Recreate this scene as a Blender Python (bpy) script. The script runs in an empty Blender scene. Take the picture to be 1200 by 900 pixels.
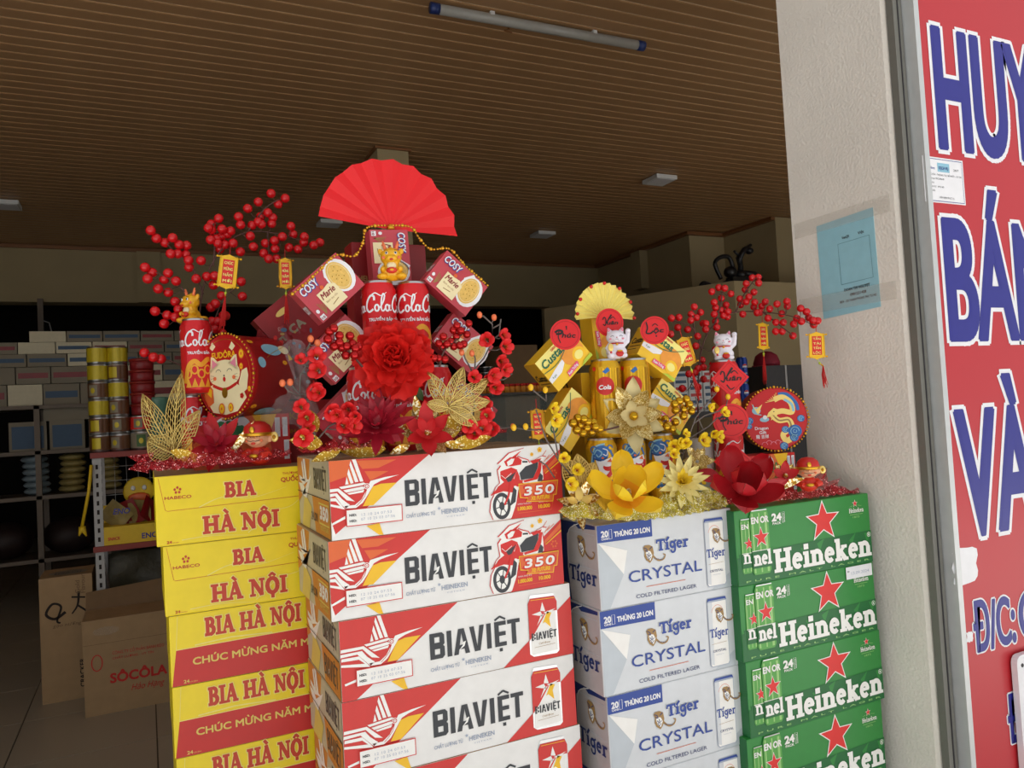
import bpy, bmesh, math, random
from math import sin, cos, pi, radians as R
from mathutils import Vector as V, Matrix
rnd = random.Random(7)
COL = bpy.context.scene.collection
# ---------------------------------------------------------------- camera
CH = 1.41                                   # eye height; X runs along the shop front, Y goes into the shop
YAW, PIT, ROL, FPX = .44708, .0360446, -.0559823, 901.0
Fw = V((sin(YAW)*cos(PIT), cos(YAW)*cos(PIT), sin(PIT)))
Rt = V((cos(YAW), -sin(YAW), 0)); Up = Rt.cross(Fw)
Rr = cos(ROL)*Rt + sin(ROL)*Up; Ur = -sin(ROL)*Rt + cos(ROL)*Up
cd = bpy.data.cameras.new('camera'); cam = bpy.data.objects.new('camera', cd); COL.objects.link(cam)
m3 = Matrix((Rr, Ur, -Fw)).transposed().to_4x4(); m3.translation = V((0, 0, CH)); cam.matrix_world = m3
cd.sensor_width = 36; cd.lens = 36*FPX/1200; cd.clip_start = .02; cd.clip_end = 200
bpy.context.scene.camera = cam
# ---------------------------------------------------------------- sky (bright overcast day) and exposure
sc = bpy.context.scene
w = bpy.data.worlds.new('sky'); sc.world = w; w.use_nodes = True
nt = w.node_tree; bg = nt.nodes['Background']
tc = nt.nodes.new('ShaderNodeTexCoord'); sx = nt.nodes.new('ShaderNodeSeparateXYZ'); cr = nt.nodes.new('ShaderNodeValToRGB')
nt.links.new(tc.outputs['Generated'], sx.inputs[0]); nt.links.new(sx.outputs['Z'], cr.inputs[0]); nt.links.new(cr.outputs[0], bg.inputs[0])
cr.color_ramp.elements[0].position = 0.0; cr.color_ramp.elements[0].color = (.93, .95, .97, 1)
cr.color_ramp.elements[1].position = .6; cr.color_ramp.elements[1].color = (1.0, 1.0, 1.0, 1)
bg.inputs['Strength'].default_value = .41
sl = bpy.data.lights.new('sun_through_haze', 'SUN'); sl.energy = 6.5; sl.angle = R(4); sl.color = (1, .985, .965)
so = bpy.data.objects.new('sun_through_haze', sl); COL.objects.link(so)
so.rotation_euler = V((-.1, -.32, -1)).to_track_quat('-Z', 'Y').to_euler()
sc.view_settings.view_transform = 'Standard'; sc.view_settings.look = 'None'
sc.view_settings.exposure = .8; sc.view_settings.gamma = 1
sc.cycles.max_bounces = 8; sc.cycles.transparent_max_bounces = 16
# ---------------------------------------------------------------- helpers
def at(x, y, Y):
    d = Fw + (x-600)/FPX*Rr - (y-450)/FPX*Ur
    return V((d.x/d.y*Y, Y, d.z/d.y*Y+CH))
def atx(x, y, X):
    d = Fw + (x-600)/FPX*Rr - (y-450)/FPX*Ur
    return V((X, d.y/d.x*X, d.z/d.x*X+CH))
def lin(h):
    h = h.lstrip('#'); c = [int(h[i:i+2], 16)/255 for i in (0, 2, 4)]
    return [(v/12.92 if v <= .04045 else ((v+.055)/1.055)**2.4) for v in c]+[1]
MATS = {}
def mat(name, col, rough=.55, metal=0, var=.08, vs=40, bump=0, bs=200, alpha=1, spec=.5, trans=0, sub=0):
    m = bpy.data.materials.new(name); m.use_nodes = True; t = m.node_tree; b = t.nodes['Principled BSDF']
    c = lin(col); g = t.nodes.new('ShaderNodeTexCoord'); n = t.nodes.new('ShaderNodeTexNoise'); n.inputs['Scale'].default_value = vs; n.inputs['Detail'].default_value = 3
    t.links.new(g.outputs['Object'], n.inputs['Vector'])
    mx = t.nodes.new('ShaderNodeMix'); mx.data_type = 'RGBA'
    mx.inputs[6].default_value = [v*(1-var) for v in c[:3]]+[1]; mx.inputs[7].default_value = [min(1, v*(1+var)) for v in c[:3]]+[1]
    t.links.new(n.outputs[0], mx.inputs[0]); t.links.new(mx.outputs[2], b.inputs['Base Color'])
    b.inputs['Roughness'].default_value = rough; b.inputs['Metallic'].default_value = metal; b.inputs['Alpha'].default_value = alpha
    b.inputs['Specular IOR Level'].default_value = spec; b.inputs['Transmission Weight'].default_value = trans
    if sub: b.inputs['Subsurface Weight'].default_value = sub; b.inputs['Subsurface Radius'].default_value = (.01, .004, .003)
    if bump:
        n2 = t.nodes.new('ShaderNodeTexNoise'); n2.inputs['Scale'].default_value = bs; n2.inputs['Detail'].default_value = 4
        t.links.new(g.outputs['Object'], n2.inputs['Vector'])
        bp = t.nodes.new('ShaderNodeBump'); bp.inputs['Strength'].default_value = bump; bp.inputs['Distance'].default_value = .01
        t.links.new(n2.outputs[0], bp.inputs['Height']); t.links.new(bp.outputs[0], b.inputs['Normal'])
    MATS[name] = m; return m
def glitter(name, col, col2='#fff4d0', sc_=900, alpha=1, thr=.55, rough=.3, metal=.7):
    """small metal flakes scattered over a coloured ground"""
    m = mat(name, col, rough, metal, .2, 60, alpha=alpha); t = m.node_tree; b = t.nodes['Principled BSDF']
    g = t.nodes.new('ShaderNodeTexCoord'); v = t.nodes.new('ShaderNodeTexVoronoi'); v.inputs['Scale'].default_value = sc_
    t.links.new(g.outputs['Object'], v.inputs['Vector'])
    s = t.nodes.new('ShaderNodeSeparateColor'); t.links.new(v.outputs['Color'], s.inputs[0])
    k = t.nodes.new('ShaderNodeMath'); k.operation = 'GREATER_THAN'; k.inputs[1].default_value = thr; t.links.new(s.outputs[0], k.inputs[0])
    mx = t.nodes.new('ShaderNodeMix'); mx.data_type = 'RGBA'; old = b.inputs['Base Color'].links[0].from_socket
    t.links.new(k.outputs[0], mx.inputs[0]); t.links.new(old, mx.inputs[6]); mx.inputs[7].default_value = lin(col2); t.links.new(mx.outputs[2], b.inputs['Base Color'])
    if alpha < 1:
        a = t.nodes.new('ShaderNodeMath'); a.operation = 'MAXIMUM'; a.inputs[1].default_value = alpha; t.links.new(k.outputs[0], a.inputs[0]); t.links.new(a.outputs[0], b.inputs['Alpha'])
    bp = t.nodes.new('ShaderNodeBump'); bp.inputs['Strength'].default_value = .8; bp.inputs['Distance'].default_value = .002
    t.links.new(s.outputs[1], bp.inputs['Height']); t.links.new(bp.outputs[0], b.inputs['Normal'])
    return m
for a in [('white', '#f1f0ed', .5), ('red', '#dd2a22', .45), ('beerred', '#d42f2a', .4), ('orange', '#e4682f', .4), ('yellow', '#f8c21e', .42), ('ink', '#3a3d42', .5),
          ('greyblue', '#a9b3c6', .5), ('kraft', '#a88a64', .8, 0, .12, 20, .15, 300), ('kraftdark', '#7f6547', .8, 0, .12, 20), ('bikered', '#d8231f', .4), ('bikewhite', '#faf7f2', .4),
          ('tintyellow', '#f6dc12', .38), ('hanoired', '#c63a1c', .42), ('paleyellow', '#f7ea86', .4), ('crimson', '#c9231d', .4), ('tigersilver', '#d5d9dd', .38, .1),
          ('tigershade', '#bfc7ce', .38, .1), ('tigerblue', '#27479b', .4), ('navy', '#22346f', .4), ('tigergold', '#a5814a', .4), ('tigerside', '#bdb6b6', .4), ('green', '#2f8a3c', .38),
          ('darkgreen', '#176b33', .38), ('cangreen', '#57a548', .35), ('canlight', '#9ccf7d', .35), ('starred', '#e22a26', .4), ('tan', '#d9cfae', .5), ('amber', '#d98a3a', .5),
          ('tanyel', '#e6cf6a', .5), ('silver', '#c9cbcd', .28, 1, .02), ('darkgap', '#2b2320', .9),
          ('cosyred', '#c3444f', .4), ('cream', '#f2e3b4', .5), ('cookie', '#e6bd62', .6, 0, .2, 250), ('cosyblue', '#3b55a8', .4), ('maroon', '#8d1f2b', .5), ('gold', '#e3ab35', .3, .85, .1, 60),
          ('golddeep', '#a8741a', .35, .85, .1, 60), ('goldlight', '#f0d27a', .35, .5), ('cola', '#d81f26', .28, .25), ('colagold', '#f0a830', .35, .3), ('goldcan', '#e0ad1f', .25, .55, .15, 90),
          ('fanred', '#e6141c', .6, 0, .04, 30), ('fanyellow', '#f1e07a', .6), ('custa', '#f3c52a', .4), ('custdark', '#c79a20', .45), ('custorange', '#ee9a35', .5, 0, .2, 60), ('custgreen', '#17694c', .4),
          ('pink', '#e8507c', .4), ('lime', '#b7cc3a', .5), ('peonyred', '#e22018', .6, 0, .15, 40), ('berry', '#cc141b', .18, 0, .1, 30), ('foilberry', '#b51a1c', .16, .6, .2, 60), ('goldberry', '#c79a20', .2, .85, .1, 60),
          ('twig', '#5b3a33', .7), ('greytwig', '#6f655f', .7), ('blossomred', '#dc1b1e', .6, 0, .12, 60), ('blossomyellow', '#f4cf14', .6, 0, .12, 60), ('lacegold', '#e2c878', .35, .55, .1, 60), ('magyellow', '#fdd22c', .5, 0, .12, 30),
          ('magorange', '#fbb322', .5, 0, .1, 30), ('magred', '#b3131f', .5, 0, .15, 30), ('dahlia', '#f3e59a', .6, 0, .12, 40), ('dahliayel', '#f5d637', .6), ('raspberry', '#a8142b', .5, 0, .15, 60),
          ('poinsettia', '#c6161d', .6, 0, .1, 60), ('champagne', '#d8c892', .5, .3, .1, 60), ('figyellow', '#f2b321', .3, 0, .1, 60, 0, 200), ('figred', '#d8301c', .35), ('blush', '#f07a4a', .4),
          ('catwhite', '#ece8f2', .25), ('catpink', '#e58aa0', .4), ('black', '#151414', .4), ('paperred', '#e01e22', .3), ('skin', '#f0b48a', .45), ('tinred', '#c51f22', .3, .2, .06, 30),
          ('lightblue', '#8fc3d8', .4), ('blue', '#2a6bb5', .35), ('tassel', '#cf1c1a', .6), ('afcred', '#cf2320', .35), ('afcgreen', '#1b7a44', .4), ('leafgreen', '#4b6b3a', .6),
          ('choc', '#8a1418', .4), ('plaster', '#f0eae0', .95, 0, .10, 5, .28, 170), ('stripgrey', '#7c7b74', .5, .2), ('darksack', '#241411', .6), ('plasteredge', '#8d8984', .9, 0, .15, 8, .4, 50), ('beige', '#ad9c76', .9, 0, .08, 3), ('beigedark', '#6b6048', .9),
          ('panel', '#b0885f', .4, 0, .12, 5), ('groove', '#ead6b6', .5), ('trimwood', '#8a5a33', .5), ('floortile', '#a49a88', .3, 0, .08, 2), ('grout', '#5a5248', .8), ('lampwhite', '#dcdcda', .3), ('tubegrey', '#a8a69f', .35), ('lampblue', '#20346f', .4),
          ('signred', '#c02a33', .35, 0, .06, 3), ('signblue', '#26278a', .35), ('signwhite', '#efeff2', .4), ('frame', '#cfd2d2', .35, .3), ('sheetblue', '#9fd3e2', .5), ('sheetline', '#2e6577', .5), ('tape', '#ddd7cd', .3),
          ('concrete', '#c2c0bc', .9, 0, .1, 3, .3, 30), ('unlitwall', '#15100c', .9), ('shelfmetal', '#6b5e50', .5, .3), ('rackwhite', '#b7b6b4', .5), ('shelfred', '#8f3328', .5), ('cartonwhite', '#8b816c', .6, 0, .1, 10),
          ('cartonblue', '#47617c', .6), ('tinyellow', '#c9b322', .35, .2), ('tinbrown', '#6a4326', .3, .1), ('redlid', '#8a1e16', .4), ('glassgreen', '#5f8c79', .3), ('packet', '#a08e55', .4, 0, .4, 30), ('packetblue', '#8a9aa2', .4, 0, .3, 30),
          ('duckyellow', '#e8c21f', .5), ('machine', '#18171a', .4), ('capred', '#8a1630', .7), ('darkgrey', '#3b3a3c', .6), ('counter', '#55504b', .4), ('pepsi', '#1b3f9c', .3, .3), ('bucket', '#cfcbc6', .4),
          ('olive', '#35301a', .5, 0, .6, 20, .5, 40), ('beerside', '#c9c1a6', .45), ('hull', '#8c1c20', .4, 0, .4, 25), ('wood', '#8a6b48', .7)]:
    mat(*a)
glitter('goldglitter', '#c9a646', '#fff0b8'); glitter('yellownet', '#e4d23c', '#fffde0', 700, .62, .8, .6, .1); glitter('rednet', '#c81e2a', '#ffd0d0', 520, .5, .93, .6, .1)
glitter('yellowfoil', '#cfa21c', '#fff3a0', 500, .9, .8, .4, .4); glitter('redglit', '#b0182a', '#ffb0a8', 800, 1, .88, .5, .1); glitter('foil', '#b8862a', '#fff2c8', 300)
mat('clear', '#ffffff', .08, 0, .02, alpha=.16); mat('glass', '#9aa39d', .05, 0, .02, alpha=.25)

def link(name, me, parent=None, M=None):
    o = bpy.data.objects.new(name, me); COL.objects.link(o)
    if parent is not None: o.parent = parent
    if M is not None:
        if parent is None: o.matrix_world = M
        else: o.matrix_local = M
    return o
def tag(o, label=None, cat=None, group=None, kind=None):
    if label: o['label'] = label
    if cat: o['category'] = cat
    if group: o['group'] = group
    if kind: o['kind'] = kind
    return o
def frame(loc, yaw=0, roll=0, pitch=0):
    return Matrix.Translation(loc) @ Matrix.Rotation(yaw, 4, 'Z') @ Matrix.Rotation(roll, 4, 'Y') @ Matrix.Rotation(pitch, 4, 'X')
def thing(name, label, cat, loc, yaw=0, roll=0, pitch=0, group=None):
    o = link(name, None, None, frame(loc, yaw, roll, pitch)); o.empty_display_size = .02
    return tag(o, label, cat, group)
def part(name, me, parent, label=None, M=None, kind=None):
    return tag(link(name, me, parent, M), label, None, None, kind)
KIDS = {}
def tree(o, M, label=None, group=None):
    kids = KIDS.setdefault(o.name, None)
    if kids is None:
        kids = [c for c in COL.objects if c.parent == o]; KIDS[o.name] = kids
    n = o.copy(); COL.objects.link(n); n.matrix_world = M
    if label: n['label'] = label
    if group: n['group'] = group
    for c in kids:
        d = c.copy(); COL.objects.link(d); d.parent = n
        kk = KIDS.setdefault(c.name, None)
        if kk is None: kk = [e for e in COL.objects if e.parent == c]; KIDS[c.name] = kk
        for e in kk:
            f = e.copy(); COL.objects.link(f); f.parent = d
    return n

class MB:
    def __init__(s): s.v = []; s.f = []; s.m = []; s.sm = []; s.T = Matrix()
    def add(s, vs, fs, m, smooth=False, T=None):
        b = len(s.v); T = s.T if T is None else s.T @ T
        s.v += [T @ V(p) for p in vs]; s.f += [tuple(i+b for i in f) for f in fs]; s.m += [m]*len(fs); s.sm += [smooth]*len(fs); return s
    def box(s, x0, x1, y0, y1, z0, z1, m, T=None):
        vs = [(x, y, z) for x in (x0, x1) for y in (y0, y1) for z in (z0, z1)]
        return s.add(vs, [(0, 1, 3, 2), (4, 6, 7, 5), (0, 4, 5, 1), (2, 3, 7, 6), (0, 2, 6, 4), (1, 5, 7, 3)], m, False, T)
    def tube(s, pts, r, m, seg=6, T=None, cap=True):
        pts = [V(p) for p in pts]; n = len(pts); rs = r if isinstance(r, (list, tuple)) else [r]*n; vs = []; fs = []
        up = V((.13, .2, 1)).normalized()
        for i, p in enumerate(pts):
            t = (pts[min(i+1, n-1)]-pts[max(i-1, 0)]).normalized(); a = t.cross(up)
            if a.length < .05: a = t.cross(V((1, 0, 0)))
            a.normalize(); b = t.cross(a)
            vs += [p+rs[i]*(cos(2*pi*k/seg)*a+sin(2*pi*k/seg)*b) for k in range(seg)]
        for i in range(n-1):
            for k in range(seg): fs.append((i*seg+k, i*seg+(k+1) % seg, (i+1)*seg+(k+1) % seg, (i+1)*seg+k))
        if cap: fs += [tuple(range(seg))[::-1], tuple((n-1)*seg+k for k in range(seg))]
        return s.add(vs, fs, m, True, T)
    def lathe(s, prof, seg, m, T=None, smooth=True, ms=None):
        vs = []; fs = []; n = len(prof)
        for r, z in prof: vs += [(r*cos(2*pi*k/seg), r*sin(2*pi*k/seg), z) for k in range(seg)]
        for i in range(n-1):
            fs = [(i*seg+k, i*seg+(k+1) % seg, (i+1)*seg+(k+1) % seg, (i+1)*seg+k) for k in range(seg)]
            if i == 0: s.add(vs, fs, (ms[i] if ms else m), smooth, T); b0 = len(s.v)-len(vs)
            else: s.f += [tuple(j+b0 for j in f) for f in fs]; s.m += [(ms[i] if ms else m)]*seg; s.sm += [smooth]*seg
        s.f += [tuple(b0+k for k in range(seg))[::-1], tuple(b0+(n-1)*seg+k for k in range(seg))]; s.m += [(ms[0] if ms else m), (ms[-1] if ms else m)]; s.sm += [False]*2
        return s
    def ball(s, c, r, m, seg=10, rings=7, T=None):
        if not isinstance(r, (list, tuple)): r = (r, r, r)
        vs = [(0, 0, -1)]+[(sin(pi*i/rings)*cos(2*pi*k/seg), sin(pi*i/rings)*sin(2*pi*k/seg), -cos(pi*i/rings)) for i in range(1, rings) for k in range(seg)]+[(0, 0, 1)]
        vs = [(c[0]+v[0]*r[0], c[1]+v[1]*r[1], c[2]+v[2]*r[2]) for v in vs]
        fs = [(0, 1+(k+1) % seg, 1+k) for k in range(seg)]
        for i in range(rings-2):
            for k in range(seg): a = 1+i*seg; fs.append((a+k, a+(k+1) % seg, a+seg+(k+1) % seg, a+seg+k))
        a = 1+(rings-2)*seg; fs += [(a+k, a+(k+1) % seg, len(vs)-1) for k in range(seg)]
        return s.add(vs, fs, m, True, T)
    def grid(s, fn, nu, nv, m, T=None, smooth=True):
        vs = [fn(i/nu, j/nv) for j in range(nv+1) for i in range(nu+1)]; w = nu+1
        return s.add(vs, [(j*w+i, j*w+i+1, (j+1)*w+i+1, (j+1)*w+i) for j in range(nv) for i in range(nu)], m, smooth, T)
    def mesh(s, name='mesh', solid=0):
        me = bpy.data.meshes.new(name); me.from_pydata([tuple(v) for v in s.v], [], s.f)
        names = []
        for m in s.m:
            if m not in names: names.append(m)
        for n in names: me.materials.append(MATS[n])
        ix = {n: i for i, n in enumerate(names)}
        me.polygons.foreach_set('material_index', [ix[m] for m in s.m]); me.polygons.foreach_set('use_smooth', s.sm)
        me.update(); return me
TXT = {}
def text_geo(body, space, res=3):
    k = (body, space, res)
    if k not in TXT:
        c = bpy.data.curves.new('t', 'FONT'); c.body = body; c.size = 1; c.resolution_u = res; c.space_character = space
        o = bpy.data.objects.new('t', c); me = bpy.data.meshes.new_from_object(o)
        fs = [tuple(p.vertices) for p in me.polygons]; par = list(range(len(me.vertices)))
        def fd(i):
            while par[i] != i: par[i] = par[par[i]]; i = par[i]
            return i
        for f in fs:
            for j in f[1:]: par[fd(j)] = fd(f[0])
        roots = {}; lay = [roots.setdefault(fd(i), len(roots)) % 5 for i in range(len(par))]
        cnt = {}
        for f in fs:
            for i in range(len(f)): e = (f[i], f[(i+1) % len(f)]); cnt.setdefault(tuple(sorted(e)), []).append(e)
        TXT[k] = ([(v.co.x, v.co.y) for v in me.vertices], fs, lay, [v[0] for v in cnt.values() if len(v) == 1])
        bpy.data.objects.remove(o); bpy.data.curves.remove(c); bpy.data.meshes.remove(me)
    return TXT[k]
def catmull(pts, n=6, closed=False):
    out = []; N = len(pts); rng = range(N if closed else N-1)
    for i in rng:
        g = (lambda j: pts[j % N]) if closed else (lambda j: pts[min(max(j, 0), N-1)])
        a, b, c, d = [V(g(i+k)) for k in (-1, 0, 1, 2)]
        for k in range(n):
            t = k/n; out.append(.5*((2*b)+(c-a)*t+(2*a-5*b+4*c-d)*t*t+(3*b-a-3*c+d)*t**3))
    out.append(V(pts[0] if closed else pts[-1])); return [tuple(p) for p in out]
class PR:
    """flat print: polygons in millimetres (u right, v up) on a face whose front looks along -Y"""
    def __init__(s, k=.001, base=.4): s.k = k; s.b = base; s.v = []; s.f = []; s.m = []; s.dx = 0; s.dy = 0; s.ang = 0; s.sc = 1; s.res = 3
    def raw(s, pts, fs, m, z, lay=None):
        b = len(s.v); ca, sa = cos(s.ang), sin(s.ang)
        s.v += [((s.dx+s.sc*(ca*x-sa*y))*s.k, -(s.b*.001+(z+(.09*lay[i] if lay else 0))*.00025), (s.dy+s.sc*(sa*x+ca*y))*s.k) for i, (x, y) in enumerate(pts)]; s.f += [tuple(b+i for i in f) for f in fs]; s.m += [m]*len(fs)
    def poly(s, m, pts, z=1, q=1, dx=0, dy=0): s.raw([(x*q+dx, y*q+dy) for x, y in pts], [tuple(range(len(pts)))], m, z)
    def ell(s, m, cx, cy, rx, ry=None, z=1, n=20, a0=0, a1=360):
        ry = rx if ry is None else ry
        s.poly(m, [(cx+rx*cos(R(a0+(a1-a0)*i/n)), cy+ry*sin(R(a0+(a1-a0)*i/n))) for i in range(n + (0 if a1-a0 == 360 else 1))], z)
    def line(s, m, pts, w, z=1, ext=0, taper=0):
        pts = [V(p[:2]) for p in pts]; n = len(pts); L = []; Q = []
        for i, p in enumerate(pts):
            t = (pts[min(i+1, n-1)]-pts[max(i-1, 0)]); t = t.normalized() if t.length > 1e-9 else V((1, 0)); nn = V((-t.y, t.x))
            if i == 0: p = p-t*ext
            if i == n-1: p = p+t*ext
            ww = w/2*(1-taper*i/(n-1)); L.append(tuple(p+nn*ww)); Q.append(tuple(p-nn*ww))
        s.raw(L+Q, [(i, i+1, n+i+1, n+i) for i in range(n-1)], m, z)
    def arc(s, m, cx, cy, rx, ry, a0, a1, w, z=1, n=14): s.line(m, [(cx+rx*cos(R(a0+(a1-a0)*i/n)), cy+ry*sin(R(a0+(a1-a0)*i/n))) for i in range(n+1)], w, z)
    def loop(s, m, pts, w, z=1): s.line(m, list(pts)+[pts[0]], w, z, w/2)
    def rect(s, m, x0, y0, x1, y1, z=1): s.poly(m, [(x0, y0), (x1, y0), (x1, y1), (x0, y1)], z)
    def star(s, m, cx, cy, r, r2=None, z=1, rot=90, n=5):
        r2 = r*.4 if r2 is None else r2
        s.poly(m, [(cx+(r if i % 2 == 0 else r2)*cos(R(rot+180/n*i)), cy+(r if i % 2 == 0 else r2)*sin(R(rot+180/n*i))) for i in range(2*n)], z)
    def text(s, m, body, x, y, h, w=None, z=1, off=0, space=1, shear=0, ang=0, center=False):
        vs, fs, lay, ed = text_geo(body, space, s.res)
        if not vs: return
        x0 = min(v[0] for v in vs); x1 = max(v[0] for v in vs); k = h/.727; kx = (w/(x1-x0)) if w else k
        ca, sa = cos(R(ang)), sin(R(ang)); cx = -(x1-x0)*kx/2 if center else 0
        P_ = [(x+ca*(cx+(a-x0)*kx+shear*b*k)-sa*b*k, y+sa*(cx+(a-x0)*kx+shear*b*k)+ca*b*k) for a, b in vs]
        s.raw(P_, fs, m, z+.5*(off > 0), lay)
        t = off*k*.8
        if off <= 0: return
        for n, (i, j) in enumerate(ed):                       # heavier weight: a thick line along every outline edge
            (ax, ay), (bx, by) = P_[i], P_[j]; dx, dy = bx-ax, by-ay; l = math.hypot(dx, dy)
            if l < 1e-6: continue
            nx, ny = -dy/l*t, dx/l*t; ex, ey = dx/l*t*.25, dy/l*t*.25; zz = z+.03*(n % 13)
            if s.res > 3: e2x, e2y = dx/l*t*.6, dy/l*t*.6; s.raw([(ax-e2x+nx, ay-e2y+ny), (ax-e2x-nx, ay-e2y-ny), (bx+e2x-nx, by+e2y-ny), (bx+e2x+nx, by+e2y+ny)], [(0, 1, 2, 3)], m, zz)
            elif h > 12: s.raw([(ax+nx, ay+ny), (ax-nx, ay-ny), (bx-nx, by-ny), (bx+nx, by+ny)], [(0, 1, 2, 3)], m, zz); s.raw([(ax+t*cos(R(45*q)), ay+t*sin(R(45*q))) for q in range(8)], [tuple(range(8))], m, zz+.015)
            else: s.raw([(ax-ex+nx, ay-ey+ny), (ax-ex-nx, ay-ey-ny), (bx+ex-nx, by+ey-ny), (bx+ex+nx, by+ey+ny)], [(0, 1, 2, 3)], m, zz)
    def mesh(s, name='print', wrap=None, step=4):
        me = bpy.data.meshes.new(name); me.from_pydata(s.v, [], s.f); names = []
        for m in s.m:
            if m not in names: names.append(m)
        for n in names: me.materials.append(MATS[n])
        ix = {n: i for i, n in enumerate(names)}; me.polygons.foreach_set('material_index', [ix[m] for m in s.m])
        bm = bmesh.new(); bm.from_mesh(me)
        if wrap:
            xs = [v.co.x for v in bm.verts]; x = min(xs)+step*.001
            while x < max(xs):
                bmesh.ops.bisect_plane(bm, geom=bm.verts[:]+bm.edges[:]+bm.faces[:], plane_co=(x, 0, 0), plane_no=(1, 0, 0)); x += step*.001
            for v in bm.verts:
                a = v.co.x/wrap; r = wrap-v.co.y; v.co.x = r*sin(a); v.co.y = -r*cos(a)
        for f in bm.faces:
            f.normal_update(); c = f.calc_center_median(); d = V((c.x, c.y, 0)) if wrap else V((0, -1, 0))
            if f.normal.dot(d) < 0: f.normal_flip()
        bm.to_mesh(me); bm.free(); me.update(); return me
# a heavy slab-serif alphabet drawn from bars and arcs (only the letters the cartons need)
def gl(ch):
    Sf = lambda x, y, wd: ('L', x-wd/2, y, x+wd/2, y, .1)
    return {'H': (.98, [('L', .2, 0, .2, 1, .21), ('L', .76, 0, .76, 1, .21), ('L', .2, .5, .76, .5, .13), Sf(.2, .05, .4), Sf(.2, .95, .4), Sf(.76, .05, .4), Sf(.76, .95, .4)]),
     'e': (.64, [('A', .31, .35, .2, .27, 0, 318, .17), ('L', .12, .38, .56, .38, .1)]),
     'i': (.42, [('L', .2, 0, .2, .68, .2), Sf(.2, .05, .4), ('L', .03, .63, .2, .63, .1), ('L', .2, .82, .2, 1.02, .22)]),
     'í': (.42, [('L', .2, 0, .2, .68, .2), Sf(.2, .05, .4), ('L', .03, .63, .2, .63, .1), ('L', .14, .8, .4, 1.12, .16)]),
     'n': (.82, [('L', .2, 0, .2, .68, .2), Sf(.2, .05, .4), ('L', .03, .63, .2, .63, .1), ('A', .39, .42, .2, .2, 180, 0, .17), ('L', .6, .44, .6, 0, .2), Sf(.6, .05, .38)]),
     'm': (1.2, [('L', .2, 0, .2, .68, .2), Sf(.2, .05, .4), ('A', .39, .42, .2, .2, 180, 0, .17), ('L', .6, .44, .6, 0, .2), ('A', .79, .42, .2, .2, 180, 0, .17), ('L', 1, .44, 1, 0, .2)]),
     'l': (.4, [('L', .2, 0, .2, 1, .2), Sf(.2, .05, .4), ('L', .03, .95, .2, .95, .1)]),
     'k': (.8, [('L', .2, 0, .2, 1, .2), Sf(.2, .05, .38), ('L', .03, .95, .2, .95, .1), ('L', .22, .28, .54, .62, .12), ('L', .34, .4, .6, .04, .19), Sf(.63, .05, .28), Sf(.56, .63, .3)]),
     'T': (.82, [('L', .42, 0, .42, 1, .2), ('L', .02, .93, .82, .93, .14), ('L', .07, .93, .05, .7, .1), ('L', .77, .93, .79, .7, .1), Sf(.42, .05, .38)]),
     'g': (.66, [('A', .3, .38, .2, .24, 0, 360, .16), ('L', .5, .62, .66, .74, .12), ('L', .52, .4, .52, -.1, .15), ('A', .32, -.1, .2, .2, 0, -200, .13)]),
     'r': (.56, [('L', .2, 0, .2, .68, .2), Sf(.2, .05, .4), ('L', .03, .63, .2, .63, .1), ('A', .4, .4, .2, .22, 170, 50, .16)]),
     'B': (.78, [('L', .2, 0, .2, 1, .2), ('L', .03, .94, .38, .94, .12), ('L', .2, .53, .4, .53, .12), ('L', .03, .06, .4, .06, .12), ('A', .36, .735, .22, .205, 90, -90, .17), ('A', .38, .295, .26, .235, 90, -90, .19)]),
     'I': (.46, [('L', .23, 0, .23, 1, .2), Sf(.23, .05, .42), Sf(.23, .95, .42)]),
     'A': (.9, [('L', .14, .04, .42, .98, .1), ('L', .42, 1, .72, .04, .21), ('L', .24, .33, .6, .33, .1), Sf(.14, .05, .28), Sf(.73, .05, .34)]),
     'N': (.96, [('L', .18, .05, .18, .95, .1), ('L', .2, .95, .74, .05, .21), ('L', .76, .02, .76, .95, .1), Sf(.14, .95, .3), Sf(.18, .05, .3), Sf(.76, .95, .3)]),
     'O': (.92, [('A', .45, .5, .32, .43, 0, 360, .21)])}[ch]
DIA = {'À': ('A', [('L', .3, 1.3, .5, 1.1, .12)]), 'Ộ': ('O', [('L', .27, 1.08, .45, 1.24, .1), ('L', .45, 1.24, .63, 1.08, .1), ('L', .45, -.22, .45, -.06, .16)])}
def serif(p, m, s, x, y, h, w=None, z=1, grow=0):
    items = []; X = 0
    for ch in s:
        if ch == ' ': X += .42; continue
        b, extra = DIA.get(ch, (ch, [])); adv, L = gl(b)
        items += [(q, X) for q in list(L)+extra]; X += adv
    kx = w/X if w else h
    for n_, (q, o) in enumerate(items):
        z += .03
        if q[0] == 'L':
            _, x0, y0, x1, y1, t = q; horiz = abs(y1-y0) < abs(x1-x0); tt = t*(h if horiz else kx)+2*grow
            p.line(m, [(x+(o+x0)*kx, y+y0*h), (x+(o+x1)*kx, y+y1*h)], tt, z, grow)
        else:
            _, cx, cy, rx, ry, a0, a1, t = q; p.arc(m, x+(o+cx)*kx, y+cy*h, rx*kx, ry*h, a0, a1, t*(kx+h)/2+2*grow, z)
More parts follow.
